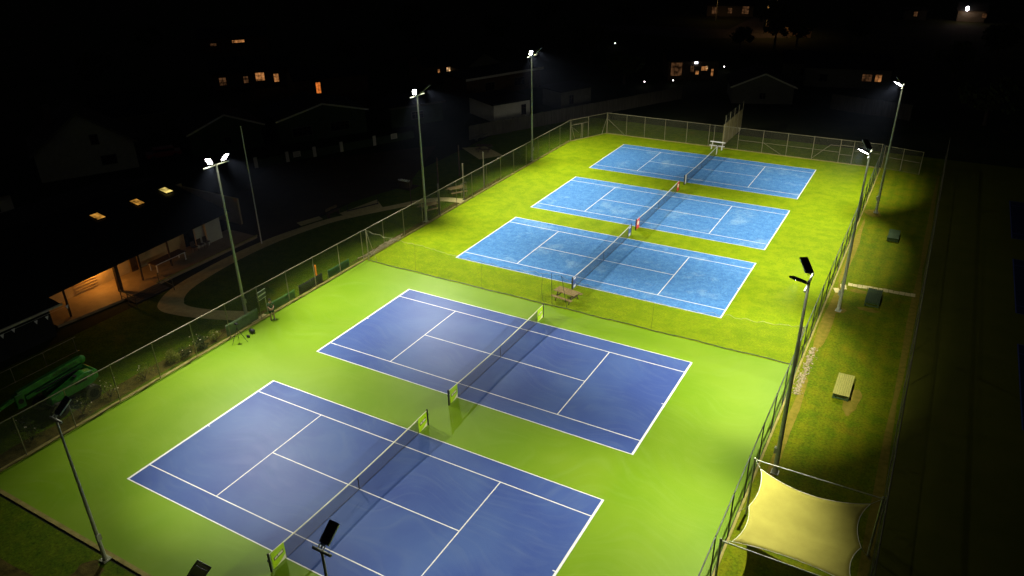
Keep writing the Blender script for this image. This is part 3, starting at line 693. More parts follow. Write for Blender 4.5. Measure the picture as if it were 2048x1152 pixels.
fbanner(-19.0,12.6,-19.0,15.0,.75,'pale green screen on the fence just beyond the standing person',mat('lime_screen',(.07,.17,.03),(.055,.14,.025),scale=2,rough=.7))
fbanner(-18.98,15.45,-18.98,18.2,.85,'black screen on the fence beside the orange post',M_black)
fbanner(-19.0,18.9,-19.0,21.6,.75,'green screen on the fence beyond the orange post',mat('mid_green_screen',(.03,.11,.025),(.025,.09,.02),scale=2,rough=.7))
b=MB(); b.tube((0,0,0),(0,0,1.75),.075,.07,12); b.ball((0,0,1.75),.07,8,sq=(1,1,.4)); tag(b.build('marker_post',M_orange,loc=(-19.15,17.75,0)),'orange round post behind the black screen on the left fence','post')

# timber posts outside the left fence
for (x,y,h,lab) in ((-19.05,35.5,3.3,'thick wooden post nearest the middle left floodlight pole'),(-19.2,40.35,4.0,'tall wooden post beside the end of the pale path'),(-19.1,44.3,4.2,'tall wooden post against the left fence beyond the picnic tables'),
                  (-23.9,42.4,3.4,'thin dark post on the lawn left of the picnic tables'),(-24.1,47.0,3.6,'thin dark post on the lawn, farther from the camera')):
    b=MB(); b.tube((0,0,0),(0,0,h-.45),.085,.075,10); b.tube((0,0,h-.4),(0,0,h),.08,.08,10); b.tube((0,0,h-.45),(0,0,h-.4),.06,n=8); b.box((0,0,.03),(.3,.3,.06))
    tag(b.build('wooden_post',M_woodd if x<-20 else M_brown,loc=(x,y,-.015)),lab,'post','wooden posts left of the courts')
# notice frame by second table
t=thing('sign_frame',(-19.75,41.2,0),'small pale tubular frame standing before the farther dark picnic table','frame')
b=MB(); 
for q in (-.5,.5): b.tube((0,q,0),(0,q,1.5),.02)
b.tube((0,-.5,1.5),(0,.5,1.5),.02); b.tube((0,-.5,.8),(0,.5,.8),.02); b.build('tubular_frame',M_rail,t)
b=MB(); b.box((.02,0,1.15),(.02,.6,.3)); b.build('board',M_wood,t)
# fallen clutter / driftwood
def sticks(name,loc,n,L_,wx,wy,lab):
    b=MB(); 
    for i in range(n):
        x=random.uniform(-wx,wx); y=random.uniform(-wy,wy); a=random.gauss(R(90),.16); l=random.uniform(.5,1)*L_; r=random.uniform(.025,.05); z=random.uniform(.03,.14)
        b.tube((x-l/2*math.cos(a),y-l/2*math.sin(a),z),(x+l/2*math.cos(a),y+l/2*math.sin(a),z+random.uniform(-.03,.03)),r,r*.7,7)
    return tag(b.build(name,M_stone,loc=loc),lab,'timber pile')
sticks('timber_pile',(-19.15,26.3,0),26,2.2,.22,2.3,'pile of pale poles lying along the left fence by the divider net')
def rocks(loc,n,wx,wy,lab,sc=1):
    b=MB()
    for i in range(n):
        r=random.uniform(.06,.16)*sc; b.ball((random.gauss(0,wx),random.uniform(-wy,wy),r*.4),r,6,sq=(1,random.uniform(.7,1.3),.6))
    return tag(b.build('rock_pile',M_stone,loc=loc),lab,'rocks')
stuff(rocks((18.72,23.2,-.02),420,.13,3.2,'scatter of pale broken stones along the foot of the right fence',.42))

# ------------------------------------------------------------------ plants
def leafcloud(b,c,r,n,s,sq=(1,1,.8),seed=1,shell=.55):
    rr=random.Random(seed)
    # several clumps inside the crown
    cl=[(Vector((rr.gauss(0,.42),rr.gauss(0,.42),rr.gauss(0,.38)))) for _ in range(9)]
    for i in range(n):
        k=cl[i%9]; d=Vector((rr.gauss(0,1),rr.gauss(0,1),rr.gauss(0,1))).normalized()*rr.uniform(shell,1)*.55
        p=k+d; 
        if p.length>1.15: p*=1.1/p.length
        p=Vector((p.x*sq[0]*r,p.y*sq[1]*r,p.z*sq[2]*r))+Vector(c)
        a=Vector((rr.gauss(0,1),rr.gauss(0,1),rr.gauss(0,.7))).normalized(); q=a.orthogonal().normalized(); w=a.cross(q); ss=s*rr.uniform(.6,1.3)
        b.add([p-q*ss,p+w*ss*.5,p+q*ss,p-w*ss*.5],[(0,1,2,3)])
def shrub(loc,r,n,label,m=M_leaf,s=.05,flowers=0,seed=1,sq=(1,1,.95),leafz=None,cat='shrub'):
    t=thing('shrub',loc,label,cat,group='shrubs and roses along the left fence')
    b=MB(); rr=random.Random(seed)
    for k in range(6):
        a=rr.uniform(0,6.28); b.tube((0,0,0),(r*.6*math.cos(a),r*.6*math.sin(a),r*1.1),.02,.008,5)
    b.build('stem',M_bark,t)
    b=MB(); leafcloud(b,(0,0,r*.95),r,n,s,sq,seed); b.build('foliage',m,t)
    if flowers:
        b=MB()
        for k in range(flowers): b.ball((rr.gauss(0,r*.55),rr.gauss(0,r*.55),r*1.1+rr.uniform(-.2,.7)*r),.036,6)
        b.build('flowers',M_petal,t)
    return t
shrub((-19.65,3.9,0),.62,1500,'round yellow-green shrub, brightest of the bed along the left fence',s=.045,seed=2)
shrub((-19.5,4.75,0),.5,500,'dark rose bush just right of the round bright shrub',m=M_leafd,flowers=4,seed=3)
shrub((-19.55,6.05,0),.62,800,'dark rose bush with pale flowers, middle of the bed',m=M_leafd,flowers=9,seed=4)
shrub((-19.4,7.3,0),.45,450,'leggy rose bush beside the pale green screen',m=M_leaf,flowers=4,seed=5)
shrub((-19.7,1.6,0),.6,420,'sparse rose bush left of the round shrub',m=M_leaf,s=.04,flowers=3,seed=6)
shrub((-19.8,-.9,0),.7,520,'sparse rose bush with pale flowers beside the lift tyre',m=M_leaf,s=.04,flowers=9,seed=7)
shrub((-19.7,-2.9,0),.6,400,'thin rose bush beside the nearer lift tyre',m=M_leaf,s=.035,flowers=3,seed=8)
shrub((-19.9,-6.0,0),.8,700,'dark bush with white flowers behind the near left lamp pole',m=M_leafd,s=.045,flowers=5,seed=9)

def make_tree(name,seed,h,r,label,loc,m=M_leafd,n=1500,s=.34):
    t=thing(name,loc,label,'tree',group='dark trees around the neighbouring houses')
    rr=random.Random(seed); b=MB(); b.tube((0,0,0),(0.1,0,h*.55),.22,.12,9)
    for k in range(7):
        a=k*.9+rr.uniform(0,.5); z=h*rr.uniform(.3,.55); b.tube((.06,0,z),(r*.65*math.cos(a),r*.65*math.sin(a),z+h*.28),.08,.03,6)
    b.build('trunk',M_bark,t)
    b=MB(); leafcloud(b,(0,0,h*.64),r,n,s,(1,1,h*.36/r),seed,.35); b.build('crown',m,t); return t
TR=[(-38,114.6,'behind the timber fence, left of the brightly lit house'),(-25.5,101,'just beyond the pale timber fence'),(-66,152,'far off, above the second left lamp'),
    (-81,95,'between the orange windowed houses'),(-80.6,114,'right of the far orange windows'),(-16.3,142,'behind the brightly lit house'),(-10.4,147.5,'in front of the streetlit fence, left of two'),
    (-6.8,152,'in front of the streetlit fence, right of two'),(23.5,127,'beyond the farthest right lamp pole'),(28.5,97,'beyond the dark courts on the right'),(-48.7,159,'far off beside the road'),
    (-129,86,'on the dark hillside at the upper left'),(-106,58,'behind the gabled house'),(-66,127,'behind the long white building'),(3.2,157,'far off above the right houses'),(30,150,'at the upper right edge')]
T1=make_tree('tree',5,7.5,3.6,'dark leafy tree '+TR[0][2],(TR[0][0],TR[0][1],0))
T2=make_tree('tree',9,5.5,3.0,'dark leafy tree '+TR[1][2],(TR[1][0],TR[1][1],0))
for i,(x,y,l) in enumerate(TR[2:]):
    dup((T1,T2)[i%2],(x,y,0),i*1.3,'dark leafy tree '+l,scale=random.uniform(.8,1.25))
# bush by right fence 2 ends
# ------------------------------------------------------------------ boom lift
t=thing('boom_lift',(-21.5,-2.6,-.01),'green articulated boom lift parked outside the left fence','boom lift')
b=MB(); b.box((0,0,.55),(1.5,2.6,.35)); b.box((0,0,.78),(1.1,1.6,.12)); b.build('chassis',M_hollow,t,bevel=.03)
for sx in (-1,1):
    for sy in (-1.12,1.12):
        c=Vector((sx*.92,sy,.5)); b=MB()
        b.tube(c-Vector((.16,0,0)),c+Vector((.16,0,0)),.5,n=24)
        for k in range(18):
            a=2*math.pi*k/18; b.box(c+Vector((0,.5*math.cos(a),.5*math.sin(a))),(.30,.07,.06),mat=Matrix.Rotation(a,4,'X'))
        w=b.build('wheel',M_rubber,t)
        b=MB(); b.tube(c-Vector((.175,0,0)),c+Vector((.175,0,0)),.3,n=16); b.build('rim',M_hollow,w)
def sect(b,prof,x0,x1,m=0):   # profile in YZ extruded along X
    n=len(prof); vs=[(x0,y,z) for y,z in prof]+[(x1,y,z) for y,z in prof]
    b.add(vs,[tuple(range(n-1,-1,-1)),tuple(range(n,2*n))]+[(i,(i+1)%n,n+(i+1)%n,n+i) for i in range(n)],m)
b=MB(); sect(b,[(-1.4,.95),(.9,.95),(1.55,1.05),(1.72,1.4),(1.6,1.85),(1.0,2.0),(.2,1.75),(-1.3,1.35)],.18,.78); b.build('turret_cover',M_lift,t,bevel=.06)
b=MB(); sect(b,[(-1.0,.95),(1.2,.95),(1.6,1.3),(1.2,1.7),(-1.0,1.5)],-.78,-.2); b.build('turret_cover',M_lift,t,bevel=.06)
b=MB(); b.box((.79,.7,1.55),(.02,.8,.22)); b.box((.5,.55,1.93),(.3,.2,.012)); b.build('vent_grille',M_hollow,t)
b=MB(); sect(b,[(1.55,.9),(1.95,1.1),(2.0,1.6),(1.75,1.9),(1.5,1.7)],-.55,.6); b.build('counterweight',M_lift,t,bevel=.08)
bm_=MB(); bm_.beam((-.25,1.55,2.42),(-.25,-2.6,2.15),.30,.40); bm_.ball((-.25,1.6,2.35),.3,12,sq=(.6,1,1)); bo=bm_.build('boom',M_lift,t,bevel=.02)
b=MB(); b.beam((-.22,1.5,1.98),(-.22,-2.2,1.72),.22,.26); b.build('lower_boom',M_lift,t,bevel=.02)
b=MB(); b.box((-.24,-2.55,1.75),(.36,.55,.95)); b.build('knuckle',M_lift,t,bevel=.05)
b=MB(); b.tube((-.45,-2.55,1.75),(-.02,-2.55,1.75),.16,n=16); b.build('pivot_pin',M_hollow,t)
b=MB(); b.beam((-.25,-2.6,2.05),(-.25,-5.6,1.5),.2,.22); b.beam((-.25,-5.5,1.45),(-.25,-5.9,1.3),.4,.1); b.build('jib',M_lift,t)
b=MB(); b.tube((-.05,1.0,1.9),(-.05,-1.6,1.85),.05,n=8); b.build('hydraulic_ram',M_hollow,t)
d=Vector((0,-1,-.065)).normalized()
Xt=Vector((0,1,.065)).normalized(); Zt=Vector((1,0,0)); Yt=Zt.cross(Xt)
Mx=Matrix((Xt,Yt,Zt)).transposed().to_4x4(); 
text_mesh('boom_lettering','ACCESS HIRE',.27,M_dark,bo,Matrix.Translation((-.095,.45,2.35))@Mx,1.05)
b=MB()
for k in range(3):
    pass
# garden retaining rail beyond the lift
t=thing('handrail_fence',(-26.9,-3.5,0),'low rail fence with grey posts between clubhouse lawn and the boom lift','rail fence')
for k in range(6):
    b=MB(); y=-6+k*2.2; b.tube((.16*y*.0-.02*k,y,0),(-.02*k,y,1.15),.025); b.build('post',M_rail,t)
b=MB(); b.tube((0,-6.2,1.15),(-.1,5.2,1.15),.025); b.build('top_rail',M_rail,t)
b=MB(); b.tube((0,-6.2,.06),(-.1,5.2,.06),.02); b.build('bottom_rail',M_rail,t)

# ------------------------------------------------------------------ clubhouse
t=thing('clubhouse',(-39.5,12,0),'long dark-roofed clubhouse with a lit verandah and three glowing skylights','building')
# local origin (-39.5,12)
b=MB(); b.box((4.45-.1,-4.8,1.35),(.2,3.4,2.7)); b.box((4.35,1.25,1.35),(.2,8.7,2.7)); b.box((4.35,-7.6,1.35),(.2,2.2,2.7)); b.box((-.2,12.4,1.35),(9.1,.2,2.7)); b.box((-4.6,2,1.35),(.2,22,2.7)); b.build('wall',M_cream,t)
b=MB()
for k in range(9): b.box((4.5,-4.25,.35+k*.24),(.05,2.0,.06))
b.build('roller_shutter',M_cream,t)
b=MB(); b.box((5.0,7.0,1.15),(1.9,.12,2.3)); b.box((5.55,7.4,1.15),(.12,2.9,2.3)); b.build('end_room_wall',M_wallw,t)
b=MB(); b.box((4.6,.3,1.05),(.06,.9,2.1)); b.build('door',M_woodd,t)
rf=MB()
# low-pitched roof: eave at X=+7.8 (world -31.7), ridge at X=-3
def slab(b,p,th=.12):
    lo=[(x,y,z-th) for x,y,z in p]; n=len(p)
    b.add(list(p)+lo,[tuple(range(n)),tuple(range(2*n-1,n-1,-1))]+[(i,n+i,n+(i+1)%n,(i+1)%n) for i in range(n)])
slab(rf,[(8.05,-9.75,2.74),(6.3,9.6,2.74),(-3,9.6,4.6),(-3,-10.4,4.6)]); slab(rf,[(-3,-10.4,4.6),(-3,9.6,4.6),(-12,9.6,3.0),(-12,-10.4,3.0)])
ro=rf.build('roof',M_roofd,t)
def roofz(x): return 2.72+(7.2-x)*(4.6-2.72)/10.2
for i,(y,m) in enumerate(((.75,M_sky1),(4.7,M_sky1),(8.4,M_sky2))):
    x=.15-(.25 if i==2 else 0); b=MB(); z=roofz(x)
    yy=y if i<2 else 8.0
    b.quad((x+.55,yy-.38,z-.03+.11),(x+.55,yy+.38,z-.03+.11),(x-.55,yy+.38,z+.17+.11),(x-.55,yy-.38,z+.17+.11)); s=b.build('skylight',m,t)
    b=MB(); 
    for q in (-.42,.42): b.beam((x+.6,yy+q,z+.06),(x-.6,yy+q,z+.27),.06,.1)
    b.box((x-.62,yy,z+.30),(.06,.9,.1)); b.box((x+.62,yy,z+.05),(.06,.9,.1)); b.build('skylight_frame',M_roofd,s)
for y in (-7.6,-3.0,-.8,2.3):
    b=MB(); x=7.45-(y+8)*.08; b.box((x,y,1.35),((.30,.30,2.7) if y in(-3.0,) else (.12,.12,2.7))); b.build('verandah_post',M_woodd,t)
b=MB(); b.tube((8.1,-9.7,2.68),(6.35,9.6,2.68),.06); b.build('gutter',M_roofd,t)
# front wing with pale gutter
t2=thing('clubhouse_wing',(-34,-5,0),'low front wing of the clubhouse with pale gutter and bunting, left edge','building')
b=MB(); b.box((0,0,1.25),(7,14.5,2.5)); b.build('wall',M_roofd,t2)  # near-black wall colour stands in for the shade between the roofs
b=MB(); slab(b,[(4.35,-9,2.6),(4.3,7.8,2.6),(-3.6,7.8,3.7),(-3.6,-9,3.7)]); b.build('roof',M_roofd,t2)
b=MB(); b.box((4.42,-.6,2.62),(.12,16.8,.14)); b.build('gutter',M_fascia,t2)
t=thing('bunting',(-29.5,-3,0),'string of small white triangular flags under the pale gutter','bunting')
b=MB()
for k in range(15):
    y=-5+k*.78; z=2.35-.08*math.sin(k*1.2); 
    if k%3!=1: b.quad((0,y,z),(0,y+.26,z),(0.02,y+.13,z-.3))
b.tube((0,-5.5,2.38),(0,6.2,2.38),.008,n=4); b.build('flags',M_white,t)
# terrace with steps
b=MB(); b.prism([(-35.1,3.0),(-31.6,3.0),(-31.0,8.6),(-31.2,22.6),(-35.1,22.6)],-.03,.16); struct(b.build('terrace',mat('terrace_concrete',(.34,.25,.13),(.27,.19,.09),scale=1.2,rough=.7,spec=.3,detail=9)))
b=MB(); b.beam((-31.15,11.4,.2),(-31.3,22.7,.2),.12,.1); struct(b.build('terrace_kerb',M_conc))
b=MB()
for k in range(4): b.box((-30.85+k*.32,9.9,.10-k*.03),(.32,3.2,.08))
struct(b.build('steps',M_asph))
t=thing('handrail',(-29.9,8.1,0),'tubular handrail on the lit left side of the terrace steps','handrail')
b=MB(); b.path([(-1.2,0,0),(-1.2,0,1.0),(.9,-.2,.9),(.9,-.2,0)],.03,8); b.tube((-.2,-.1,0),(-.2,-.1,.95),.025); b.tube((-1.2,0,.5),(.9,-.2,.45),.02); b.build('rail',M_dpole,t)
t=thing('handrail',(-29.9,11.6,0),'tubular handrail on the dark right side of the terrace steps','handrail')
b=MB(); b.path([(-1.2,0,0),(-1.2,0,1.0),(.9,-.2,.9),(.9,-.2,0)],.03,8); b.tube((-1.2,0,.5),(.9,-.2,.45),.02); b.build('rail',M_dpole,t)
t=thing('trestle_table',(-33.3,14.3,.16),'long dark table with white end legs on the lit terrace','table',rz=R(2))
b=MB(); b.box((0,0,.74),(1.0,3.3,.05)); b.build('table_top',M_woodd,t)
for s in (-1,1):
    b=MB(); y=s*1.5; b.box((-.42,y,.36),(.07,.07,.72)); b.box((.42,y,.36),(.07,.07,.72)); b.box((0,y,.69),(.84,.07,.06)); b.build('leg_frame',M_white,t)
b=MB(); b.box((.5,0,.70),(.03,3.0,.06)); b.build('side_rail',M_white,t)
t=thing('stacked_chairs',(-33.6,18.0,.16),'dark stacked chairs by the pale end wall of the terrace','chairs')
for k in range(3):
    b=MB(); b.box((0,k*.7-.6,.45),(.45,.45,.05)); b.box((-.2,k*.7-.6,.7),(.04,.45,.45)); 
    for q in (-.2,.2):
        for w in (-.2,.2): b.tube((q,k*.7-.6+w,0),(q,k*.7-.6+w,.45),.015,n=5)
    b.build('chair',M_woodd,t)
# verandah lamp
t=thing('verandah_lamp',(-34.6,8.4,0),'small amber bulkhead lamp under the clubhouse verandah roof','lamp')
b=MB(); b.box((0,0,2.4),(.2,.4,.1)); b.build('housing',M_white,t)
b=MB(); b.box((.02,0,2.33),(.16,.34,.04)); b.build('diffuser',emis('amber_diffuser',(1,.55,.15),30),t)
l=bpy.data.lights.new('verandah_glow','POINT'); l.energy=190; l.color=(1,.42,.08); l.shadow_soft_size=.1; o=bpy.data.objects.new('verandah_glow',l); COL.objects.link(o); o.parent=t; o.location=(.3,.2,2.2)
# flagpole
b=MB(); b.tube((0,0,0),(0,0,11),.06,.035,10); b.ball((0,0,11.05),.07,8); b.tube((0.08,0,1),(0.08,0,10.9),.006,n=4); tag(b.build('flagpole',M_white,loc=(-29.8,21.8,0)),'tall thin white flagpole between clubhouse and garden path','flagpole')
# ornamental curved-top lamp / arbour
t=thing('gazebo_lamp',(-22.9,36.0,-.01),'thin leaning dark post with a curled lattice head beside the pale path','lamp post')
b=MB(); b.tube((0,0,0),(-.1,.1,2.7),.05,.035); b.build('post',M_woodd,t)
b=MB()
for k in range(4):
    cx=-.35-k*.3; pts=[(cx+.24*math.cos(a),.1+.22*math.sin(a),2.78+.04*math.sin(a*2)) for a in [2*math.pi*i/10 for i in range(11)]]; b.path(pts,.022,5)
b.build('lattice_head',M_white,t)
t=thing('stone_planter',(-27.4,40.9,0),'low pale planter tub on a slab at the edge of the bowling green','planter')
b=MB(); b.tube((0,0,0),(0,0,.8),.8,.9,14); b.box((0,0,.02),(2.6,1.8,.05)); b.build('tub',M_clay,t)
# goal-like rail frame on the pad and seats
t=thing('kick_rail',(-27.1,33.5,-.01),'low black rail frame on the pale concrete pad beside the path','rail')
b=MB(); b.tube((-.9,-1.6,0),(-.9,-1.6,.8),.03); b.tube((.5,1.6,0),(.5,1.6,.8),.03); b.tube((-.9,-1.6,.1),(.5,1.6,.1),.05); b.build('rail',M_black,t)
t=thing('park_bench',(-28.6,30.4,0),'dark bench beside the small pad at the edge of the brown green','bench')
b=MB(); b.box((0,0,.44),(.4,1.7,.05)); b.build('seat',M_woodd,t); b=MB(); b.box((-.2,0,.75),(.04,1.7,.3)); b.build('backrest',M_woodd,t)
for s in (-.7,.7):
    b=MB(); b.box((0,s,.21),(.36,.06,.42)); b.build('leg',M_woodd,t)
t=thing('park_bench',(-29.8,61.5,0),'dim rail bench near the far paling fence','bench')
b=MB(); b.box((0,0,.42),(.35,4.0,.05)); b.build('seat',M_wallp,t); b=MB(); b.box((-.2,0,.85),(.04,4.4,.1)); b.build('backrest',M_wallp,t)
for s in (-1.4,0,1.4):
    b=MB(); b.tube((0,s,0),(0,s,.42),.03); b.tube((-.2,s,0),(-.2,s,.9),.03); b.build('leg',M_wallp,t)

# bowling-green boundary fence with white posts and two signs
A=Vector((-47.7,38.3,0)); B=Vector((-38.2,57.5,0)); d=(B-A); Ln=d.length; u=d.normalized(); yaw=math.atan2(u.y,u.x)
t=thing('rail_fence',A,'dark fence with broad white posts behind the bowling green','fence')
for s in (0,3.9,7.4,11.0,15.6):
    b=MB(); b.box(u*s+Vector((0,0,.65)),(.42,.1,1.3),rz=yaw); b.build('post',M_wallw,t)
b=MB(); b.box(u*Ln/2+Vector((0,0,.5)),(Ln,.05,1.0),rz=yaw); b.build('board',M_wallg,t)
def sign(s,w,h,label,z=.7):
    t=thing('notice_sign',A+u*s,label,'sign',rz=yaw,group='notices on the bowling green fence')
    b=MB(); b.box((0,-.12,z+.1),(w,.03,h)); o=b.build('sign_face',M_wallw,t)
    b=MB()
    for k in range(4): b.box((random.uniform(-.05,.05)*w,-.14,z+.1+h*(.3-.2*k)),(w*random.uniform(.5,.75),.008,h*.05))
    b.build('sign_writing',M_wallp,o)
sign(5.1,.95,.7,'pale rectangular notice between two white posts of the dark fence'); sign(18.4,.9,.7,'pale rectangular notice at the far end of the dark fence')

# ------------------------------------------------------------------ houses
HG='houses in the dark neighbourhood'
def house(x,y,w,d_,h,rh,yaw,label,mw,wins=(),gable_x=True,roof=True,eave=.4,name='house',flat=False,fascia=None,chim=False):
    """w along local X (front, facing local -Y), d_ along local Y"""
    t=thing(name,(x,y,0),label,'house',yaw,HG)
    b=MB()
    if flat: b.box((0,0,h/2),(w,d_,h))
    elif gable_x:   # ridge along X
        sect(b,[(-d_/2,0),(d_/2,0),(d_/2,h),(0,h+rh),(-d_/2,h)],-w/2,w/2)
    else:
        n=5; pr=[(-w/2,0),(w/2,0),(w/2,h),(0,h+rh),(-w/2,h)]
        vs=[(px,-d_/2,pz) for px,pz in pr]+[(px,d_/2,pz) for px,pz in pr]
        b.add(vs,[(0,1,2,3,4),(9,8,7,6,5)]+[(i,5+i,5+(i+1)%5,(i+1)%5) for i in range(5)])
    b.build('wall',mw,t)
    b=MB(); e=eave
    if flat: b.box((0,0,h+.12),(w+2*e,d_+2*e,.22))
    elif gable_x:
        k=rh/(d_/2); 
        slab(b,[(-w/2-e,-d_/2-e,h-k*e+.14),(w/2+e,-d_/2-e,h-k*e+.14),(w/2+e,0,h+rh+.14),(-w/2-e,0,h+rh+.14)]); slab(b,[(-w/2-e,0,h+rh+.14),(w/2+e,0,h+rh+.14),(w/2+e,d_/2+e,h-k*e+.14),(-w/2-e,d_/2+e,h-k*e+.14)])
    else:
        k=rh/(w/2)
        slab(b,[(-w/2-e,d_/2+e,h-k*e+.14),(-w/2-e,-d_/2-e,h-k*e+.14),(0,-d_/2-e,h+rh+.14),(0,d_/2+e,h+rh+.14)]); slab(b,[(0,d_/2+e,h+rh+.14),(0,-d_/2-e,h+rh+.14),(w/2+e,-d_/2-e,h-k*e+.14),(w/2+e,d_/2+e,h-k*e+.14)])
    ro=b.build('roof',M_roofd,t)
    if chim: 
        b=MB(); b.box((-w*.25,d_*.1,h+rh*.8),(.8,.8,2.2)); b.build('chimney',M_wallp,ro)
    if fascia:
        b=MB()
        if flat: b.box((0,-d_/2-e-.03,h+.14),(w+2*e,.05,.36))
        elif gable_x: b.box((0,-d_/2-e-.03,h-rh/(d_/2)*e+.06),(w+2*e,.05,.26))
        else:
            k=rh/(w/2)
            for s in (-1,1): b.beam((s*(w/2+e),-d_/2-e-.04,h-k*e+.06),(0,-d_/2-e-.04,h+rh+.06),.05,.22)
        b.build('fascia',fascia,t)
    for (wx,wz,ww,wh,m) in [(a,b2,c*.85,d2*.85,m2) for a,b2,c,d2,m2 in wins]:
        b=MB(); b.box((wx,-d_/2-.02,wz),(ww+.16,.06,wh+.16)); f=b.build('window',M_woodd if m is not M_glassd else M_wallp,t)
        b=MB(); b.box((wx,-d_/2-.055,wz),(ww,.02,wh)); b.build('pane',m,f)
        b=MB(); nb=max(1,int(ww/.7))
        for q in range(1,nb+1): b.box((wx-ww/2+ww*q/(nb+1),-d_/2-.07,wz),(.05,.02,wh))
        b.box((wx,-d_/2-.07,wz+wh*.18),(ww,.02,.05)); b.build('glazing_bars',M_woodd,f)
    return t
def face(x,y): # yaw so that local -Y looks towards the courts' near side
    return math.atan2(-20-y,12-x)+math.pi/2
house(-67.5,29.5,10.5,9,3.4,3.9,R(62),'pale gabled house with one small window high in its gable, left',mat('dull_weatherboard',(.27,.27,.19),scale=2,rough=.85,spec=.2),[(1.2,4.1,.9,1.3,M_glassd),(2.2,1.5,1.8,1.2,M_glassd)],gable_x=False,fascia=M_wallp,chim=True)
house(-76,42,8,7,3.2,2.4,R(62),'dim pale house immediately behind the gabled house',M_wallp,[],fascia=M_wallp)
house(-59.5,43.5,9,8,3.0,1.8,R(62),'dim low gabled shed left of the flagpole top',M_wallg,[(0,1.5,1,1,M_glassd)],gable_x=False,fascia=M_fascia)
house(-59.5,14.0,3.2,3,2.7,.5,R(70),'pale corrugated shed behind the clubhouse at the left edge',M_wallw,[(0,1.4,.8,.9,M_glassd)])
house(-52.5,54.0,12,8,3.2,1.5,R(60),'dark green building with a pale fascia behind the white-posted fence',M_wallg,[(-3,1.4,3,1.3,M_glassd),(2.2,1.4,3,1.3,M_glassd)],gable_x=False,fascia=M_fascia)
house(-44.5,65.0,8,6,2.9,.9,R(60),'dark low building with a thin pale roof edge right of the green building',M_wallg,[(0,1.4,2,1.1,M_glassd)],fascia=M_wallp)
house(-34.2,73.5,6.2,7,2.5,.4,R(62),'low flat building with a pale front wall beyond the far left fence',M_wallw,[(2.0,1.2,.8,1.6,M_glassd)],flat=True)
house(-44,88,15,7,3.0,.6,R(66),'long dark house with a broad pale fascia above the flat building',M_woodd,[(-3,1.5,2,1.4,M_glassd),(3,1.5,2.4,1.4,M_glassd)],flat=True,fascia=M_wallw)
house(-28.2,84,6,4.5,2.6,.5,R(66),'small shed with a pale end wall beside the farthest left lamp pole',M_wallp,[(-1,1.2,1,1.6,M_glassd)],flat=True)
house(-51,93,8,7,3.0,2.2,R(66),'faint gabled house behind the middle left lamp',M_wallp,[(0,1.5,1,1,M_glassd)],gable_x=False)
house(-119,100,14,8,3.0,1.6,R(48),'distant house with a strip of small orange lit windows, upper left',M_woodd,[(-4.3,1.6,1.5,.6,M_wind),(1.0,2.0,3.0,.6,M_winw)])
house(-85.5,73.5,13,8,3.0,1.8,R(50),'house with four orange lit windows in a row, upper left',M_woodd,[(-4.9,1.6,1.3,1.5,M_wind),(-1.1,1.6,.9,1.3,M_wind),(1.3,1.9,1.7,1.6,M_winw),(4.0,1.5,.95,1.6,M_winw)])
house(-62,67.5,11,8,5.0,1.2,R(54),'dark house with one tall narrow orange window',M_woodd,[(-2.2,3.6,.8,1.9,M_wino)])
house(-57.5,90.5,7,7,3.2,1.6,R(60),'dark house with a small pale window behind the middle left lamp',M_woodd,[(1.0,2.0,.9,1.5,M_winb),(-.9,2.2,.4,.7,M_winw)])
hm=house(-17.6,112.3,8.6,7,3.4,1.2,R(82-55+0),'brightly lit house with large glowing windows beyond the far courts',M_woodd,[(-2.9,1.9,2.2,2.6,M_wind),(-.2,1.9,.7,1.2,M_wind),(.7,1.3,.6,.7,M_winw),(1.9,2.0,1.2,.8,M_winw),(2.3,2.15,.35,.6,M_winb),(3.3,1.3,.4,1.4,M_winw)],gable_x=True)
b=MB(); b.box((.4,-3.65,3.0),(.5,.1,.3)); b.build('outside_lamp',M_wincool,hm)
house(-2.6,100.5,9,8,2.6,1.9,R(20),'dark shed with a pale low gabled roof edge behind the practice wall',M_wallp,[(0,1.2,1.0,1.0,M_glassd)],gable_x=False,fascia=M_fascia)
house(7.6,117.5,13,8,3.2,1.6,R(12),'long pale house with one warm lit window at its right end',M_wallp,[(-3.6,1.5,1.4,1.3,M_glassd),(4.7,1.8,1.1,1.3,M_winw),(3.0,1.8,1.7,1.3,M_wind)])
house(.2,119.5,6,6,3.0,1.4,R(14),'pale house wing left of the long pale house',M_wallp,[(0,1.5,1.2,1.2,M_glassd)])
house(12,205,5,4,2.4,1.0,R(8),'small white building high at the upper right',M_wallp,[(0,1.5,1.0,1.3,M_wind)],flat=True)
hb=house(24.5,207,6,5,2.8,1.4,R(2),'distant house with a blazing white outside lamp, upper right',M_wallp,[(2.8,1.6,1.1,1.1,M_wind)])
b=MB(); b.ball((-1.2,-3.35,3.2),.42,10,sq=(1,.4,1.3)); b.build('outside_lamp',emis('blazing_lamp',(1,.9,1),18),hb)
l=bpy.data.lights.new('porch_glow','POINT'); l.energy=160; l.color=(1,.55,.35); l.shadow_soft_size=.4; o=bpy.data.objects.new('porch_glow',l); COL.objects.link(o); o.parent=hb; o.location=(-1.2,-4.6,3.0)
house(-33,196,12,7,3.0,1.4,R(16),'distant house with three dim yellow walls near the street lamps',M_wallp,[(-4,1.5,1.6,2.0,M_wind),(0,1.5,1.3,1.6,M_wind),(4,1.7,2.0,2.2,M_wind)])
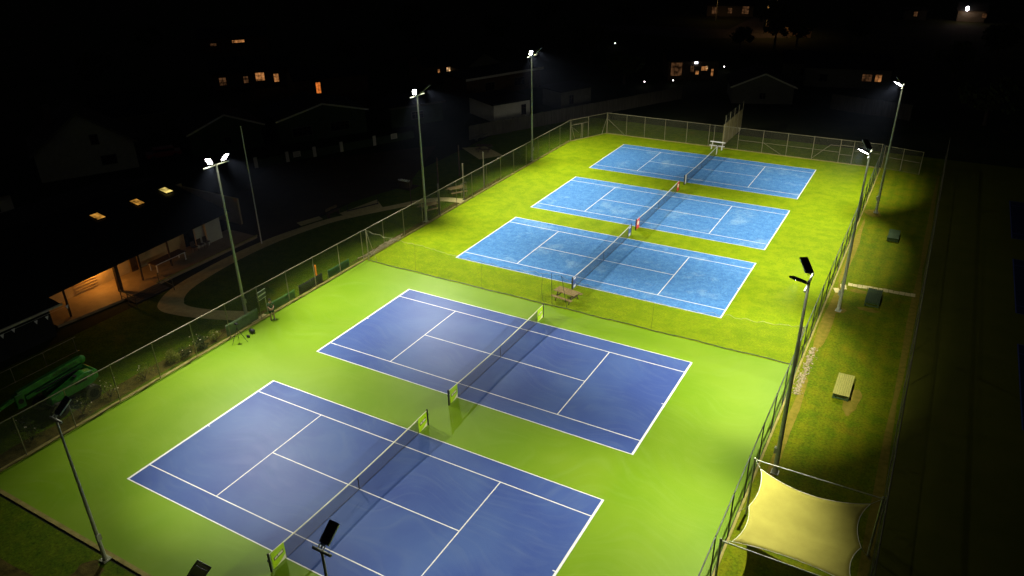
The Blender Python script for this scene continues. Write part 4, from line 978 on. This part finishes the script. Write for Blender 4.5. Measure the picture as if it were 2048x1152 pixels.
# palings
def paling(a,b_,h,label,m):
    A=Vector((*a,0));B=Vector((*b_,0)); d=B-A; n=int(d.length/.22); yaw=math.atan2(d.y,d.x); u=d.normalized()
    t=thing('paling_fence',A,label,'fence',group='timber fences beyond the courts'); bb=MB()
    for i in range(n): bb.box(u*(i+.5)*.22+Vector((0,0,h/2+random.uniform(-.03,.03))),(.19,.03,h),rz=yaw)
    bb.build('palings',m,t)
    bb=MB()
    for z in (.4,h-.3): bb.box(d/2+Vector((0,0,z))+Vector((-u.y,u.x,0))*.05,(d.length,.05,.1),rz=yaw)
    bb.build('rail',m,t); return t
paling((-31,60),(-13.2,95),1.9,'long grey timber fence running away beyond the far left corner',M_paling)
paling((8.5,98),(19.5,95.5),2.2,'dark timber fence behind the far right corner',M_paling)
paling((-16.8,168),(-6,164.2),2.6,'distant timber fence glowing orange under a street lamp',mat('lit_timber',(.35,.26,.14),(.25,.18,.09),scale=1,rough=.8))  # paler warm timber, part of the lamp glow is in its colour
# street lamps
for (x,y,lab,en) in ((-16.6,166.3,'street lamp pole beside the distant orange-lit fence',900),(-33.3,184,'street lamp pole at the top edge, above the brightly lit house',300)):
    t=thing('street_lamp',(x,y,0),lab,'street lamp',group='distant street lamps')
    b=MB(); b.tube((0,0,0),(0,0,7.5),.10,.06); b.tube((0,0,7.4),(1.6,-.8,7.8),.04); b.build('pole',M_galv,t)
    b=MB(); b.box((1.8,-.9,7.78),(.7,.25,.14)); b.build('lantern',M_galv,t)
    b=MB(); b.box((1.8,-.9,7.69),(.5,.18,.03)); b.build('lens',emis('sodium',(1,.5,.15),20),t)
    l=bpy.data.lights.new('street_glow','SPOT'); l.energy=en; l.color=(1,.5,.18); l.spot_size=R(150); l.spot_blend=.5; l.shadow_soft_size=.2; o=bpy.data.objects.new('street_glow',l); COL.objects.link(o); o.parent=t; o.location=(1.8,-.9,7.55)
# garden lights
for i,(x,y,m,lab) in enumerate(((-23.2,117,M_dotr,'tiny warm garden light left of the bright house'),(-19.8,107.6,M_dotr,'tiny reddish garden light below the bright house'),(-17.8,104,M_dot,'tiny white garden light low below the bright house'),
    (-13.6,114.2,M_dot,'tiny white garden light right of the bright house'),(-13.3,119.4,M_dot,'tiny white garden light farther right of the bright house'),(-41.5,135.6,M_dot,'tiny white garden light near the farthest left lamp'),(-54.2,146,M_dotr,'tiny red garden light, upper middle'),(-21.8,101,M_dot,'tiny white garden light by the timber fence'))):
    t=thing('garden_light',(x,y,0),lab,'garden light',group='tiny garden lights'); b=MB(); b.tube((0,0,0),(0,0,.7),.02,n=6); b.build('stake',M_black,t)
    b=MB(); b.ball((0,0,.78),.09,8); b.build('globe',m,t)
# small red vehicle near the gabled house
t=thing('parked_car',(-61.5,36.0,0),'dim red car parked beside the gabled house','car',rz=R(60))
b=MB(); sect(b,[(-.85,.35),(.85,.35),(.85,.85),(-.85,.85)],-2.1,2.1); sect(b,[(-.8,.85),(.8,.85),(.62,1.4),(-.62,1.4)],-1.2,1.3); b.build('body',mat('red_car_paint',(.25,.015,.012),scale=2,rough=.35),t,bevel=.08)
b=MB(); b.box((.05,0,1.12),(2.3,1.5,.35)); b.build('windows',M_glassd,t)
for sx in (-1.3,1.3):
    for sy in (-.82,.82):
        b=MB(); b.tube((sx,sy-.1,.33),(sx,sy+.1,.33),.33,n=14); b.build('wheel',M_hollow,t)

HZ=.00011
if HZ:
    hm_=bpy.data.materials.new('night_air'); hm_.use_nodes=True; N,L_=nt(hm_); N.remove(N['Principled BSDF']); v=N.new('ShaderNodeVolumePrincipled'); v.inputs['Color'].default_value=(.55,.65,1,1); v.inputs['Density'].default_value=HZ; v.inputs['Anisotropy'].default_value=.3
    L_.new(v.outputs[0],N['Material Output'].inputs['Volume'])
    b=MB(); b.box((-60,120,14.5),(700,470,32)); hz=stuff(b.build('haze',hm_))
# ------------------------------------------------------------------ camera, world
cam=bpy.data.cameras.new('camera'); cam.sensor_width=36; cam.lens=36*1510.878/2048; cam.clip_end=2000; cam.clip_start=.3
co=bpy.data.objects.new('camera',cam); COL.objects.link(co)
a,e,r=-.52247,.46946,-.01866
f=Vector((math.sin(a)*math.cos(e),math.cos(a)*math.cos(e),-math.sin(e))); rt=Vector((math.cos(a),-math.sin(a),0)); up=rt.cross(f)
X=math.cos(r)*rt+math.sin(r)*up; Y=-math.sin(r)*rt+math.cos(r)*up
M=Matrix((X,Y,-f)).transposed().to_4x4(); M.translation=Vector((22.958,-23.020,27.891)); co.matrix_world=M
S.camera=co
w=bpy.data.worlds.new('World'); S.world=w; w.use_nodes=True
bg=w.node_tree.nodes['Background']; sk=w.node_tree.nodes.new('ShaderNodeTexSky'); sk.sky_type='NISHITA'; sk.sun_disc=False; sk.sun_elevation=R(-2); sk.sun_rotation=R(200)
w.node_tree.links.new(sk.outputs[0],bg.inputs[0]); bg.inputs[1].default_value=.05
S.view_settings.view_transform='Standard'; S.view_settings.look='None'; S.view_settings.exposure=0; S.view_settings.gamma=1
S.cycles.max_bounces=6; S.cycles.transparent_max_bounces=24; S.cycles.diffuse_bounces=3; S.cycles.sample_clamp_indirect=4
S.cycles.use_denoising=True
S.cycles.use_light_tree=True
